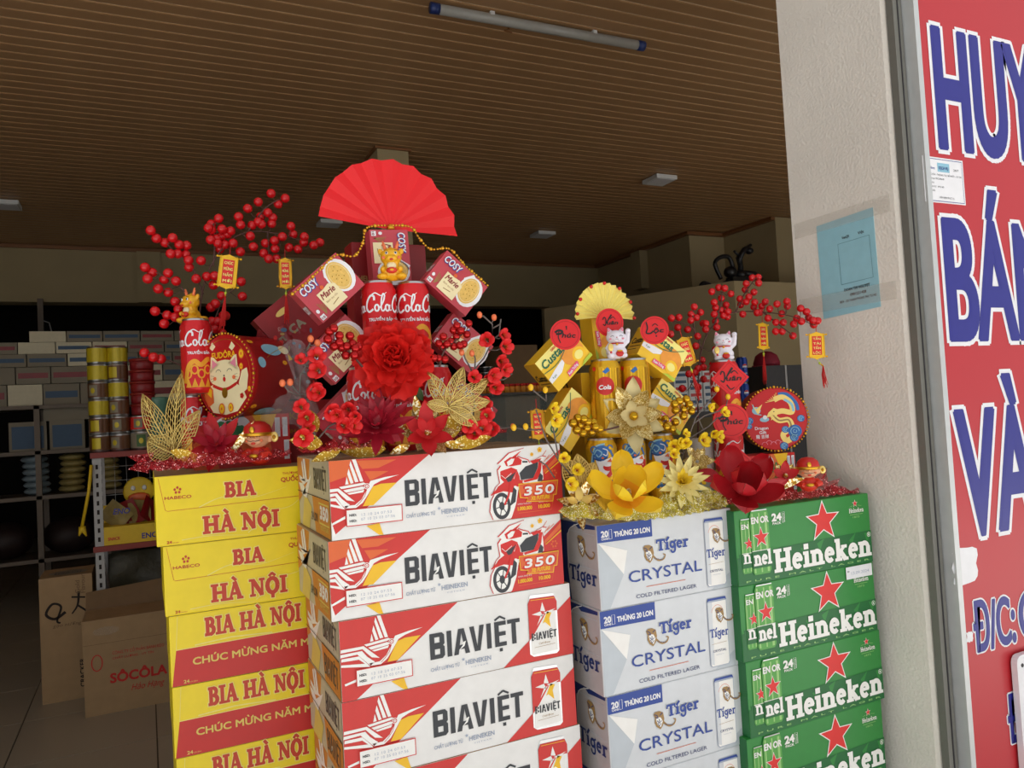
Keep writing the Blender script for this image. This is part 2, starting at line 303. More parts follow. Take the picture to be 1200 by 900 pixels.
def script(p, m, x, y, h, z=1, parts='ColaCoca'):
    k = h; X = x
    for ch in parts:
        z += .12
        if ch == 'C': p.line(m, [(X+a*k, y+b*k) for a, b in catmull([(.62, .7), (.6, .95), (.4, 1.0), (.16, .65), (.1, .25), (.28, .0), (.55, .15)])], .13*k, z); p.line(m, [(X+a*k, y+b*k) for a, b in catmull([(.42, 1.0), (.7, 1.16), (1.05, .98), (1.4, 1.2)])], .1*k, z+.06, 0, .7); X += .6*k
        elif ch in 'oca' and not (ch == 'c'):
            p.arc(m, X+.17*k, y+.22*k, .12*k, .2*k, 0, 360, .11*k, z)
            if ch == 'a': p.line(m, [(X+.33*k, y+.42*k), (X+.29*k, y+.06*k), (X+.45*k, y+.1*k)], .11*k, z+.06)
            X += (.36 if ch == 'o' else .44)*k
        elif ch == 'c': p.arc(m, X+.17*k, y+.22*k, .12*k, .2*k, 40, 320, .11*k, z); X += .34*k
        elif ch == 'l': p.line(m, [(X+a*k, y+b*k) for a, b in catmull([(-.02, .2), (.2, .6), (.3, 1.0), (.2, 1.08), (.1, .7), (.08, .15), (.18, .02), (.3, .16)])], .09*k, z); X += .28*k
    return X

def block(p, m, L, y, h, t=7.4, z=2):
    """heavy condensed capitals; L = list of (letter, x0, x1)"""
    for i, (ch, a, b) in enumerate(L):
        T = [y, y+h]; tt = t*.82; zz = z+.15*(i % 3)
        if ch in 'BIE': p.rect(m, a, y, a+t, y+h, zz)
        if ch == 'E':
            for q in (y, y+h/2-tt/2, y+h-tt): p.rect(m, a, q, b-(1 if q == y+h/2-tt/2 else 0), q+tt, zz+.03)
        if ch == 'T': c = (a+b)/2; p.rect(m, c-t/2, y, c+t/2, y+h, zz); p.rect(m, a, y+h-tt, b, y+h, zz+.03)
        if ch == 'B':
            for y0_, y1_ in ((y, y+h*.54), (y+h*.46, y+h)):
                p.rect(m, a, y0_, b-4, y0_+tt, zz+.03+.01*(y0_ > y)); p.rect(m, a, y1_-tt, b-4, y1_, zz+.05+.01*(y0_ > y)); p.rect(m, b-t, y0_+4, b, y1_-4, zz+.07+.01*(y0_ > y)); p.poly(m, [(b-4.2, y0_), (b, y0_+4.2), (b-t, y0_+4.2+tt*.5), (b-t-1, y0_+tt*.5)], zz+.09); p.poly(m, [(b-4.2, y1_), (b, y1_-4.2), (b-t, y1_-4.2-tt*.5), (b-t-1, y1_-tt*.5)], zz+.11)
        if ch == 'A': c = (a+b)/2; p.poly(m, [(a, y), (a+t, y), (c+1.2, y+h), (c-t*.62, y+h)], zz); p.poly(m, [(b-t, y), (b, y), (c+t*.62, y+h), (c-1.2, y+h)], zz+.03); p.rect(m, a+t*.8, y+h*.2, b-t*.8, y+h*.2+tt, zz+.05)
        if ch == 'V': c = (a+b)/2; p.poly(m, [(a, y+h), (a+t, y+h), (c+1.2, y), (c-t*.62, y)], zz); p.poly(m, [(b-t, y+h), (b, y+h), (c+t*.62, y), (c-1.2, y)], zz+.03)
def bia_viet(p, x0, x1, y, h, z=2):
    k = (x1-x0)/151.6; f = lambda v: x0+(v-119.4)*k
    block(p, 'ink', [(c, f(a), f(b)) for c, a, b in (('B', 119.4, 143), ('I', 147, 155), ('A', 157.5, 184), ('V', 184.5, 209), ('I', 213, 221), ('E', 226.5, 246.5), ('T', 249, 271))], y, h, 7.6*k, z)
    c = f(236.5); t = 3*k; p.line('ink', [(c-9*k, y+h+2.6*k), (c, y+h+7.6*k)], t, z); p.line('ink', [(c, y+h+7.6*k), (c+9*k, y+h+2.6*k)], t, z+.05, .5); p.rect('ink', c-2.6*k, y-8*k, c+2.6*k, y-3*k, z)
    p.poly('bikewhite', [(f(166), y+h*.17), (f(178), y+h*.50), (f(170), y+h*.44), (f(175), y+h*.30)], z+1)
# ---------------------------------------------------------------- the setting
def struct(name, mb, parent=None):
    o = link(name, mb.mesh(name), parent)
    if parent is None: o['kind'] = 'structure'
    return o
HC = 3.44; YB = 9.3
fl = struct('floor', MB().box(-4.2, 7.4, 1.6, 13, -.12, -.006, 'grout'))
tm = MB().box(-.297, .297, -.297, .297, -.006, 0, 'floortile').mesh('tile')
for i in range(19):
    for j in range(19):
        x, y = -3.9+i*.6, 1.9+j*.6
        if x < 7.2 and y < 12.8: link('tile', tm, fl, Matrix.Translation((x, y, 0)))
struct('pavement', MB().box(-9, 9, -7, 1.6, -.12, 0, 'concrete'))
ce = struct('ceiling', MB().box(-4.2, 7.4, 1.3, YB+.2, HC, HC+.12, 'groove'))
pm = MB(); L = 11.6
prof = [(-.0425, .0055), (-.0425, .002), (-.036, 0), (.036, 0), (.0425, .002), (.0425, .0055)]
pm.add([(x, y, z) for x in (-L/2, L/2) for y, z in prof], [(i, i+1, i+7, i+6) for i in range(5)]+[(0, 6, 11, 5), (0, 1, 2, 3, 4, 5), (11, 10, 9, 8, 7, 6)], 'panel')
pm = pm.mesh('panel')
n = 0; y = 1.36
while y < YB:
    link('panel', pm, ce, Matrix.Translation((1.6, y, HC-.0055))); y += .0955
struct('trim_ceiling', MB().box(-4.2, 7.4, YB-.03, YB, HC-.05, HC-.013, 'trimwood').box(5.86, 5.92, 7.25, YB, HC-.05, HC-.013, 'trimwood').box(5.86, 6.45, 7.2, 7.25, HC-.05, HC-.013, 'trimwood').box(6.39, 6.45, 6.4, 7.2, HC-.05, HC-.013, 'trimwood'))
struct('wall_back', MB().box(-4.2, 7.4, YB, YB+.25, CH+1.42, HC-.013, 'beige').box(-.02, .22, YB-.05, YB, CH+1.42, HC-.05, 'beige').box(-4.2, -2.9, YB, YB+.25, 0, CH+1.42, 'beige').box(5.1, 7.4, YB, YB+.25, 0, CH+1.42, 'beige'))
struct('wall_far', MB().box(-4.2, 7.4, 12.9, 13.1, 0, HC, 'unlitwall').box(-4.2, 7.4, YB+.2, 13, HC-.2, HC, 'unlitwall').box(7.2, 7.4, YB, 13, 0, HC, 'unlitwall'))  # near-black colour stands in for the lack of light in the back room
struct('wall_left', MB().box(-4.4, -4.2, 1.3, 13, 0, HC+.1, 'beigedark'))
struct('wall_right', MB().box(7.2, 7.4, 1.3, 6.4, 0, HC-.013, 'beige').box(6.45, 7.4, 6.4, 7.25, 0, HC-.013, 'beige').box(5.92, 7.4, 7.25, YB, 0, HC-.013, 'beige').box(5.8, 5.92, 8.1, 8.3, 2.9, HC-.05, 'beige'))
pw = [(4.89, 5.4), (7.18, 5.4), (7.18, 6.38), (6.43, 6.38), (6.4, 7.2), (4.9, 8.9), (3.9, 7.24)]
pb = MB(); k = len(pw); pb.add([(x, y, z) for z in (0, 2.49) for x, y in pw], [(i, (i+1) % k, k+(i+1) % k, k+i) for i in range(k)]+[tuple(range(k))[::-1], tuple(range(k, 2*k))], 'beige')
struct('wall_partition', pb)
cb = MB().box(1.62, 1.86, 5.46, 5.72, 0, HC-.013, 'beige'); cb.box(1.60, 1.88, 5.44, 5.74, HC-.03, HC-.013, 'trimwood'); struct('column', cb)
# facade: plastered pier right of the opening, wall over the opening
wf = MB(); r = .012; px0, px1, y0, y1 = 1.36, 3.2, 1.02, 1.30
pts = [(px0, y1), (px0, y0+r), (px0+r*.3, y0+r*.3), (px0+r, y0), (px1, y0), (px1, y1)]; k = len(pts)
wf.add([(x, y, z) for z in (0, 4.3) for x, y in pts], [(i, (i+1) % k, k+(i+1) % k, k+i) for i in range(k)]+[tuple(range(k))[::-1], tuple(range(k, 2*k))], 'plaster')
struct('wall_front', wf)
struct('trim_1', MB().box(1.361, 1.386, 1.004, 1.0195, 0, 3.4, 'stripgrey').box(1.3725, 1.3745, 1.002, 1.004, 0, 3.4, 'darkgrey'))  # darker grey strip with a dark line, set between pier and sign
struct('wall_front_header', MB().box(-9, 1.358, 1.02, 1.30, HC, 4.3, 'plaster').box(-9, -4.2, 1.02, 1.3, 0, HC, 'plaster').box(3.2, 9, 1.02, 1.30, HC, 4.3, 'plaster').box(7.2, 9, 1.02, 1.3, 0, HC, 'plaster'))
# corner bead on the pier and its paint drips
# sheet taped to the pier (faces the opening)
TH = R(-90)
s = thing('notice_sheet', 'pale blue paper notice taped on the grey plaster pier', 'notice', atx(994, 312, 1.36)-V((.0012, 0, 0)), TH)
A = [(74, -103), (-73, -97), (-71, 108), (76, 104)]
mb = MB(); mb.add([(-x/1000*-1 if False else x/1000*-1, y, z/1000) for y in (0, .0008) for x, z in A], [(0, 1, 2, 3), (7, 6, 5, 4), (0, 4, 5, 1), (1, 5, 6, 2), (2, 6, 7, 3), (3, 7, 4, 0)], 'sheetblue')
part('sheet', mb.mesh('sheet'), s)
p = PR(); p.ang = R(1.5)
p.loop('sheetline', [(-20, -36), (60, -36), (60, 52), (-20, 52)], .8)
p.text('ink', 'VietQR', -8, 60, 6, 19, off=.02); p.text('ink', 'Việt', 33, 60, 6, 15, off=.02)
p.text('ink', 'DOAN THI NGUYET', -14, -52, 6, 64, off=.05); p.text('ink', '0981231408', 0, -64, 6, 40, off=.05); p.text('ink', 'BIDV - CN THANH PHONG PHU TU HO', -28, -75, 5, 92, off=.04)
part('lettering', p.mesh(), s)
for (cy, cz, hh, rot) in ((1.15, .375, .034, 0), (1.15, .20, .036, 0)):
    link('tape_strip', MB().box(-.125, .125, -.0002, .0004, -hh/2, hh/2, 'tape').mesh('tape'), s, Matrix.Translation((1.15-cy-.012, -.0022, cz-(atx(994, 312, 1.36).z-CH))))
mt = MATS['tape']; mt.node_tree.nodes['Principled BSDF'].inputs['Alpha'].default_value = .14
# shop sign
SG = .985
sg = thing('shop_sign', 'red shop sign with blue outlined capitals fixed to the front wall', 'sign', (1.388, SG, 1.7))
part('panel', MB().box(.012, 1.7, 0, .03, -1.6, 1.6, 'signred').mesh(), sg)
for fx in (0, 1.7): part('frame_rail', MB().box(fx, fx+.014, -.006, .034, -1.6, 1.6, 'frame').mesh(), sg)
p = PR(); p.res = 8; p.k = SG; p.dx = 0; p.dy = 0
def sgt(body, x0, x1, z0, z1, space=1.0):
    X0 = (x0-1.388/SG); W = x1-x0; Z0 = z0+CH/SG-1.7/SG; h = z1-z0
    for m, o, z in (('signwhite', .056, 1), ('signblue', .026, 3)): p.text(m, body, X0, Z0, h, W, z=z, off=o, space=space)
p.sc = 1
if True: sgt('HUYỀN', 1.468, 2.02, .487, .745); sgt('BÁN', 1.456, 1.80, .097, .35); sgt('VÀ', 1.449, 1.69, -.292, -.036); sgt('Đ/C:', 1.456, 1.583, -.522, -.426); sgt('CHỢ', 1.60, 1.80, -.522, -.426); sgt('ĐT:', 1.54, 1.64, -.718, -.625)
part('lettering', p.mesh('lettering'), sg)
def zz(x, z): return (x*SG-1.388, z*SG+CH-1.7)
a = zz(1.408, .37); b = zz(1.531, .462)
cdp = part('sticker', MB().box(a[0], b[0], -.0012, .0, a[1], b[1], 'signwhite').mesh(), sg, 'white sticker with small blue print')
MATS['cartonwhite'].use_nodes = True
p = PR(.001, 1.3); p.dx = a[0]*1000; p.dy = a[1]*1000
p.loop('signblue', [(3, 3), (117, 3), (117, 87), (3, 87)], 1.4); p.rect('lightblue', 42, 62, 78, 80); p.text('signblue', 'DỊCH VỤ', 46, 67, 6, 28, z=2, off=.03); p.text('tigerblue', 'Hotline', 8, 66, 6, 26); p.text('ink', '24/7', 90, 66, 5, 16)
for i, (tx, ww) in enumerate((('SỬA CHỮA - THÔNG TẮC BỂ PHỐT - UY TÍN', 104), ('Điện thoại: 0912345678', 50), ('Địa chỉ:', 20), ('0987 654 321 - 0912 345', 48), ('Cam kết:', 22))): p.text('ink', tx, 9, 54-i*8, 3.6, ww)
p.text('ink', 'HÂN HẠNH PHỤC VỤ', 42, 9, 4, 44); part('sticker_print', p.mesh(), sg)
for (x, z, w_, h_) in ((1.409, -.385, .072, .066), (1.432, -.5, .018, .02), (1.415, -.43, .01, .012)):
    q = zz(x, z); rr = random.Random(int(x*1000)); pts = []
    for i in range(18):
        a_ = 2*pi*i/18; ra = .85+.3*rr.random(); pts.append((q[0]+w_/2+w_/2*ra*max(-1, min(1, 1.3*cos(a_))), q[1]+h_/2+h_/2*ra*max(-1, min(1, 1.3*sin(a_)))))
    mb = MB(); mb.add([(x_, y_, z_) for y_ in (-.0006, 0) for x_, z_ in pts], [tuple(range(18)), tuple(range(18, 36))[::-1]], 'signwhite'); part('torn_paper', mb.mesh(), sg)
# small plaque screwed on the sign's lower corner
q = zz(1.556, -.84)
pl = thing('plate', 'small white rounded plate with an orange ring fixed over the red sign', 'sign', (1.388+q[0], SG-.012, 1.7+q[1]))
pts = [(.0+.015*(1-cos(a)), .29-.015*(1-sin(a))) for a in (0, pi/6, pi/3, pi/2)]; pts = [(0, 0)]+pts+[(.4, .29), (.4, 0)]
k = len(pts); mb = MB(); mb.add([(x, y, z) for y in (-.004, .008) for x, z in pts], [tuple(range(k))[::-1], tuple(range(k, 2*k))]+[(i, (i+1) % k, k+(i+1) % k, k+i) for i in range(k)], 'signwhite'); part('board', mb.mesh(), pl)
p = PR(.001, 4.3); p.arc('orange', 90, 190, 70, 70, 90, 450, 16); part('ring_print', p.mesh(), pl)
part('screw', MB().ball((.016, -.004, .27), (.004, .002, .004), 'darkgrey').mesh(), pl)

# ---------------------------------------------------------------- ceiling lights
c0 = at(637, 24, 3.44); 
tl = thing('tube_light', 'long white tube lamp with blue end caps under the panelled ceiling', 'ceiling light', (c0.x, c0.y, HC-.012), R(-.5))
mb = MB(); mb.tube([(-.585, 0, -.03), (.585, 0, -.03)], .026, 'tubegrey', 10); part('tube', mb.mesh(), tl)
for sx_ in (-1, 1): part('end_cap', MB().tube([(sx_*.58, 0, -.03), (sx_*.625, 0, -.03)], .0275, 'lampblue', 10).mesh(), tl)
for sx_ in (-.3, .3): part('clip', MB().box(sx_-.012, sx_+.012, -.022, .022, -.03, 0, 'lampwhite').mesh(), tl)
kn = at(593, 27, 3.5); o = link('loose_bracket', MB().tube([(0, 0, 0), (.02, .01, -.03), (-.01, 0, -.045), (.03, 0, -.05)], .006, 'trimwood', 5).mesh(), None, Matrix.Translation((kn.x, kn.y, HC-.012))); tag(o, 'small brown wire bracket hanging by the tube lamp', 'bracket')
for (x, y, lab) in ((773, 211, 'square white ceiling lamp nearest the right wall'), (636, 275, 'small square ceiling lamp in the middle of the dark ceiling'), (6, 240, 'square ceiling lamp at the far left edge of the ceiling'), (386, 262, 'square ceiling lamp partly hidden behind the red paper fan')):
    d = at(x, y, 1); Y = (HC-.03-CH)/(d.z-CH); q = at(x, y, Y)
    t = thing('panel_light', lab, 'ceiling light', (q.x, q.y, HC-.012)); part('housing', MB().box(-.11, .11, -.11, .11, -.035, 0, 'lampwhite').mesh(), t); part('diffuser', MB().box(-.095, .095, -.095, .095, -.038, -.035, 'signwhite').mesh(), t)

# ---------------------------------------------------------------- left: rack of tins
YK = 4.86; kk = YK/3.85
rk = at(108, 531, YK); rz = rk.z; rx0 = rk.x
t = thing('display_rack', 'white perforated metal rack with red brown shelf edges and wire back', 'rack', (rx0, YK, 0))
for x in (0.02, 1.06):
    for y in (0.0, .38):
        mb = MB().box(x-.022, x+.022, y-.003, y+.003, 0, rz+(.0), 'rackwhite')
        for i in range(25): mb.box(x-.006, x+.006, y-.0045, y+.0045, .02+i*.05, .045+i*.05, 'darkgap')
        part('post', mb.mesh(), t)
zs = [rz, at(120, 640, YK).z, .3]
for z in zs: part('shelf', MB().box(-.01, 1.1, -.02, .40, z-.03, z, 'shelfred').mesh(), t)
wb = MB()
for i in range(14): wb.tube([(.03+i*.064, .385, zs[1]), (.03+i*.064, .385, zs[0]-.03)], .002, 'rackwhite', 4)
for i in range(5): wb.tube([(.02, .385, zs[1]+.08+i*.085), (.88, .385, zs[1]+.08+i*.085)], .002, 'rackwhite', 4)
part('wire_back', wb.mesh(), t)
def tin(col, col2, label, loc, r=.043, h=.079, lid=True, group='tins stacked on the rack'):
    t = thing('food_tin', label, 'tin', loc, rnd.uniform(-.3, .3), group=group)
    part('body', MB().lathe([(r*.96, 0), (r, .003), (r, h-.004), (r*.96, h)], 18, 'silver').mesh(), t)
    p = PR(); p.rect(col, -r*1000*3.1, 12, r*1000*3.1, h*1000-9); p.rect(col2, -38, 20, 10, h*1000-18, 2); p.ell('tinyellow', -14, h*500, 12, 16, 3); part('label', p.mesh(wrap=r+.0003, step=9), t); return t
cols = [('tinyellow', 'tinyellow'), ('tinbrown', 'tinyellow'), ('tinbrown', 'cartonwhite')]
seqs = [[0, 1, 0, 1, 0, 0], [1, 1, 1, 1, 1, 0]]
names_ = ['lowest', 'second from the bottom', 'third from the bottom', 'fourth from the bottom', 'fifth from the bottom', 'topmost']
for cI, px_ in enumerate((118, 141.5)):
    q = at(px_, 530, YK+.08)
    for i in range(6):
        c = cols[[[1, 1, 0, 2, 0, 0], [2, 2, 2, 0, 1, 0]][cI][i]]
        tin(c[0], c[1], f"{'yellow' if c[0]=='tinyellow' else 'brown'} labelled food tin, {names_[i]} in the {'left' if cI==0 else 'right'} tin column", (q.x, YK+.08, rz+i*.0995), .053, .0985)
q = at(170, 530, YK+.08)
for i in range(5):
    z = rz+.2+i*.065
    t = thing('food_jar', f"squat clear jar with dark red lid, {names_[i] if i < 4 else 'topmost'} of the jar stack", 'jar', (q.x, YK+.08, z), group='squat red lidded jars on the rack')
    part('jar_body', MB().lathe([(.058, 0), (.063, .004), (.063, .046), (.06, .05)], 16, 'hull').mesh(), t); part('lid', MB().lathe([(.068, .048), (.068, .062), (.063, .064)], 16, 'redlid').mesh(), t)
tin('red', 'cartonwhite', 'red and white tin under the red lidded jars', (q.x-.015, YK+.08, rz+.107), .056, .09); tin('cartonwhite', 'leafgreen', 'white tin with green and red label at the foot of the jar stack', (q.x-.015, YK+.08, rz), .058, .106)
q = at(188, 530, YK+.08)
for i in range(2): o = link('green_cup', MB().lathe([(.03, 0), (.044, .1), (.046, .115), (.04, .118)] if i else [(.036, 0), (.042, .11), (.047, .118), (.04, .12)], 14, 'glassgreen').mesh(), None, Matrix.Translation((q.x, YK+.08, rz+i*.15)) @ Matrix.Scale(1.26, 4)); tag(o, ['green plastic cup under another behind the gold leaves', 'upper green plastic cup behind the gold leaves'][i], 'cup')
# snack display on the second shelf
z = zs[1]; q = at(115, 640, YK)
t = thing('snack_display_box', 'yellow snack display box with bird shaped header on the rack', 'display box', (q.x+.02, YK, z))
part('tray', MB().box(0, .34, 0, .28, 0, .1, 'duckyellow').box(0, .34, .26, .28, .1, .2, 'duckyellow').mesh(), t)
mb = MB(); mb.ball((.19, .24, .27), (.085, .012, .085), 'duckyellow', 16, 8); part('header_head', mb.mesh(), t)
for x in (.16, .22): part('eye', MB().ball((x, .226, .29), (.013, .006, .015), 'white', 8, 6).mesh(), t)
part('beak', MB().ball((.19, .222, .235), (.06, .01, .028), 'orange', 10, 6).mesh(), t)
p = PR(.001, 1); p.text('signblue', 'ENO', 60, 168, 32, 80, off=.03, shear=.2); p.dy = -120; p.text('signblue', 'ENO', 200, 140, 30, 80, off=.03); p.text('red', 'SNACK', 30, 146, 18, 60, off=.02); pm_ = p.mesh()
part('lettering', pm_, t, None, Matrix.Translation((0, -.002, 0)))
for i in range(4):
    mb = MB(); mb.grid(lambda u, v: ((u-.5)*.12, .012*sin(u*9+i)*sin(pi*v), (v-.5)*.16), 6, 6, 'choc' if i % 2 else 'packet')
    o = link('snack_bag', mb.mesh(), None, frame((q.x+.09+i*.06, YK+.1+i*.02, z+.155), R(10*i), R(-50+30*i), R(-30))); tag(o, f"{'dark red' if i % 2 else 'tan'} snack bag lying in the yellow display box, number {['one','two','three','four'][i]} from left", 'snack bag', 'snack bags in the yellow box')
b2 = at(122, 705, YK); mb = MB(); mb.grid(lambda u, v: (u*.6, -.02*sin(u*14)*sin(v*9)-.03*sin(pi*v), v*.33), 14, 10, 'olive'); mb.grid(lambda u, v: (u*.6, .25, v*.33), 2, 2, 'olive')
o = link('seaweed_bag', mb.mesh(), None, Matrix.Translation((rx0+.06, YK+.08, .31)) @ Matrix.Scale(1.3, 4)); tag(o, 'dark olive glossy plastic bag on the lowest rack shelf', 'bag')
rib = MB(); q0 = at(107, 545, YK-.03); q1 = at(96, 618, YK-.03); rib.tube([q0, (q0+q1)/2+V((.01, 0, .02)), q1], .009, 'duckyellow', 5); rib.tube([q1, q1+V((.02, 0, -.05))], [.018, .004], 'duckyellow', 5); rib.tube([q1, q1+V((-.015, 0, -.045))], [.016, .004], 'duckyellow', 5)
o = link('yellow_ribbon', rib.mesh()); tag(o, 'yellow packing ribbon tied to the white rack post', 'ribbon')
# cartons on the floor
def kraft(name, label, x0, x1, y0, y1, h, prints, yaw=0, open_=False):
    t = thing(name, label, 'carton', (x0, y0, 0), yaw); w_, d_ = x1-x0, y1-y0
    part('body', MB().box(0, w_, 0, d_, 0, h, 'kraft').mesh(), t)
    prints(t, w_, h); return t
def pa(t, w_, h):
    p = PR(.001, 1); p.line('darkgap', catmull([(120, 470), (70, 440), (30, 470), (60, 520), (100, 500), (80, 430), (95, 415)], 5), 15, 1, 0, .4); p.line('darkgap', catmull([(150, 545), (215, 535)], 4), 9, 1.2); p.line('darkgap', catmull([(185, 570), (178, 500), (150, 455)], 5), 13, 1.4, 0, .5); p.line('darkgap', catmull([(175, 500), (220, 460)], 4), 10, 1.6)
    p.text('kraftdark', 'Gold', 190, 560, 22, 70, off=.02, ang=90); p.text('kraftdark', 'Flavour', 215, 560, 22, 100, off=.02, ang=90); p.text('darkgap', 'CRACKER', 200, 60, 22, 150, off=.03, ang=90); p.text('kraftdark', 'gạo nướng', 60, 395, 18, 130, shear=.2, off=.01)
    part('print', p.mesh(), t)
q = at(50, 826, 4.835); h1 = .66
ta = kraft('tall_carton', 'tall brown carton standing on the floor beside the metal rack', q.x, q.x+.25, 4.83, 5.13, h1, pa)
p = PR(.001, 1); p.ell('cartonwhite', 150, 120, 95, 75); p.loop('ink', [(90, 80), (210, 80), (210, 150), (90, 150)], 8, 2); p.text('ink', 'GẠO', 100, 95, 34, 100, z=2, off=.04)
part('top_label', p.mesh(), ta, 'oval pale label on the top', Matrix.Translation((-.02, 0, h1+.0)) @ Matrix.Rotation(R(-90), 4, 'X'))
q = at(100, 842, 4.48)
def pb_(t, w_, h):
    p = PR(.001, 1); p.text('crimson', 'SÔCÔLA', 118, 150, 48, 260, off=.045); p.text('crimson', 'Hảo Hạng', 210, 95, 32, 150, shear=.3); p.arc('crimson', 60, 260, 24, 40, 0, 360, 5); p.text('crimson', 'CÔNG TY CỔ PHẦN BÁNH KẸO', 130, 290, 16, 240); p.text('crimson', 'CHẤT LƯỢNG - UY TÍN', 130, 265, 12, 190); p.rect('kraftdark', 0, 352, w_*1000, 354); p.ell('tape', 105, 415, 60, 22, 2)
    part('print', p.mesh(), t)
tb = kraft('chocolate_carton', 'wide brown carton with red lettering standing in front of the tall carton', q.x, q.x+.55, 4.48, 4.75, .475, pb_)
part('open_flap', MB().add([(0, 0, .475), (.55, 0, .475), (.55, .0, .478), (0, .27, .475), (.55, .27, .475), (.55, .33, .60), (0, .33, .56)], [(3, 4, 5, 6)], 'kraftdark').mesh(), tb)

# ---------------------------------------------------------------- left: wall of shelves with cartons
YS = 7.2; zA, zB_, zC = [CH+v for v in (.265, -.10, -.46)]
t = thing('storage_shelving', 'dark metal shelving full of cartons along the back', 'shelf', (-3.6, YS, 0))
for z in (zA, zB_, zC, .45): part('shelf', MB().box(0, 4.2, 0, .5, z-.03, z, 'shelfmetal').mesh(), t)
for x in (0, 1.4, 2.8, 4.16):
    for y in (0.0, .46): part('post', MB().box(x, x+.04, y, y+.04, 0, zA+.0, 'shelfmetal').mesh(), t)
proto = {}
def shelf_carton(x, y, z, w_, h, m, st, i):
    k = (round(w_, 2), h, m, st)
    if k not in proto:
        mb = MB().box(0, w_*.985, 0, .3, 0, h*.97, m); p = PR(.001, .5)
        if st: p.rect(st, 14, h*330, w_*1000-18, h*640)
        proto[k] = (mb.mesh('carton'), p.mesh() if st else None)
    o = link('small_carton', proto[k][0], None, frame((x, y, z), rnd.uniform(-.03, .03))); tag(o, None, 'carton', 'small pale cartons stacked on the storage shelves')
    o['label'] = f"small {'pale' if m == 'cartonwhite' else 'tan'} carton in the {RW[i[0]]} row on the back shelves, {OD[i[1]]} from left"
    if proto[k][1]: link('stripe', proto[k][1], o)
i = 0; RW = ['bottom', 'second', 'third', 'fourth', 'fifth', 'top']; OD = ['first','second','third','fourth','fifth','sixth','seventh','eighth','ninth','tenth']
for row, (h, x_end, dens) in enumerate(((.175, .9, 1), (.14, .9, 1), (.105, .9, 1), (.095, .9, 1), (.09, .9, .55), (.09, .9, .25))):
    z = zA+sum((.175, .14, .105, .095, .09, .09)[:row]); x = -1.75+.04*row; ci = 0
    while x < .55:
        w_ = rnd.choice((.24, .28, .26)); i += 1
        ok = rnd.random() < dens if row > 3 else True
        if row == 3 and -1.1 < x < -.9: ok = True
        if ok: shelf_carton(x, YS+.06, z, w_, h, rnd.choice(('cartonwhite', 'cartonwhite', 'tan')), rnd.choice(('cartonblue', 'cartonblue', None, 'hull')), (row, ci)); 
        ci += 1; x += w_+.004
for ib, (x, w_) in enumerate(((-1.62, .25), (-1.36, .25), (-.98, .27), (-.70, .26), (-.42, .27))):
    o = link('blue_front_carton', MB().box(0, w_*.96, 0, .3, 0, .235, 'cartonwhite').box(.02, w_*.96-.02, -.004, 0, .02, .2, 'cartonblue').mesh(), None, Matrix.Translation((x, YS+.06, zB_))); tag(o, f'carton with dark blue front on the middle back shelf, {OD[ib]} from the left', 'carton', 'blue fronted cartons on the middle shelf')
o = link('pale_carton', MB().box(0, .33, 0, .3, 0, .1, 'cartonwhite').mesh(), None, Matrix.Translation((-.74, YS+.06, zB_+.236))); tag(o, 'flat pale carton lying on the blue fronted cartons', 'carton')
for k_ in range(3):
    for r_ in range(6):
        mb = MB().ball((0, 0, .03), (.1, .14, .034), 'packetblue' if k_ == 0 else 'packet', 10, 6)
        o = link('food_packet', mb.mesh(), None, Matrix.Translation((-.82+k_*.26+rnd.uniform(-.01, .01), YS+.22, zC+r_*.052))); tag(o, f"{'pale blue' if k_==0 else 'olive gold'} soft packet, {OD[r_]} from below in {['the left','the middle','the right'][k_]} pile", 'packet', f"soft packets in {['the left','the middle','the right'][k_]} pile on the lower shelf")
for k_, x in enumerate((-1.2, -.75, -.3, .15)):
    o = link('sack', MB().ball((0, 0, .14), (.2, .2, .15), 'darksack', 12, 8).mesh(), None, Matrix.Translation((x-.3, YS+.24, .455))); tag(o, f"dark sack on the bottom back shelf, {['first','second','third','fourth'][k_]} from the left", 'sack', 'dark sacks on the bottom shelf')
o = link('support_post', MB().box(0, .05, 0, .05, 0, 2.85, 'shelfmetal').ball((.12, .02, 2.45), .05, 'cartonwhite').tube([(.05, .02, 2.62), (.1, .02, 2.6), (.12, .02, 2.5)], .006, 'rackwhite').mesh(), None, Matrix.Translation((at(45, 400, 9.2).x, 9.2, 0))); tag(o, 'thin dark post with a hanging bulb behind the back shelves', 'post')

# ---------------------------------------------------------------- middle: glass counter, red packs, cartons seen in the gap
c1 = at(552, 462, 3.4); c2 = at(692, 462, 3.4); top = c1.z
t = thing('display_counter', 'dark glass fronted display counter in the shop behind the stacks', 'counter', (c1.x-.25, 3.4, 0)); W = c2.x-c1.x+.12
part('base', MB().box(0, W, .05, .5, 0, top-.32, 'counter').mesh(), t); part('top_pane', MB().box(-.02, W+.02, 0, .52, top-.01, top, 'counter').mesh(), t)
part('front_pane', MB().box(0, W, .03, .036, top-.32, top-.01, 'glass').mesh(), t); part('inner_shelf', MB().box(0, W, .06, .5, top-.18, top-.17, 'shelfmetal').mesh(), t)
for i in range(13):
    x = c1.x+.08+i*.031; o = link('red_jar', MB().lathe([(.014, 0), (.0145, .028), (.012, .034)], 10, 'custorange').lathe([(.014, .034), (.014, .046), (.01, .047)], 10, 'crimson').mesh(), None, Matrix.Translation((x, 3.5, top))); tag(o, f"tiny red capped jar on the dark counter, {(OD+['eleventh','twelfth','thirteenth'])[i]} from the left", 'jar', 'red capped jars on the counter')
q = at(571, 448, 3.6)
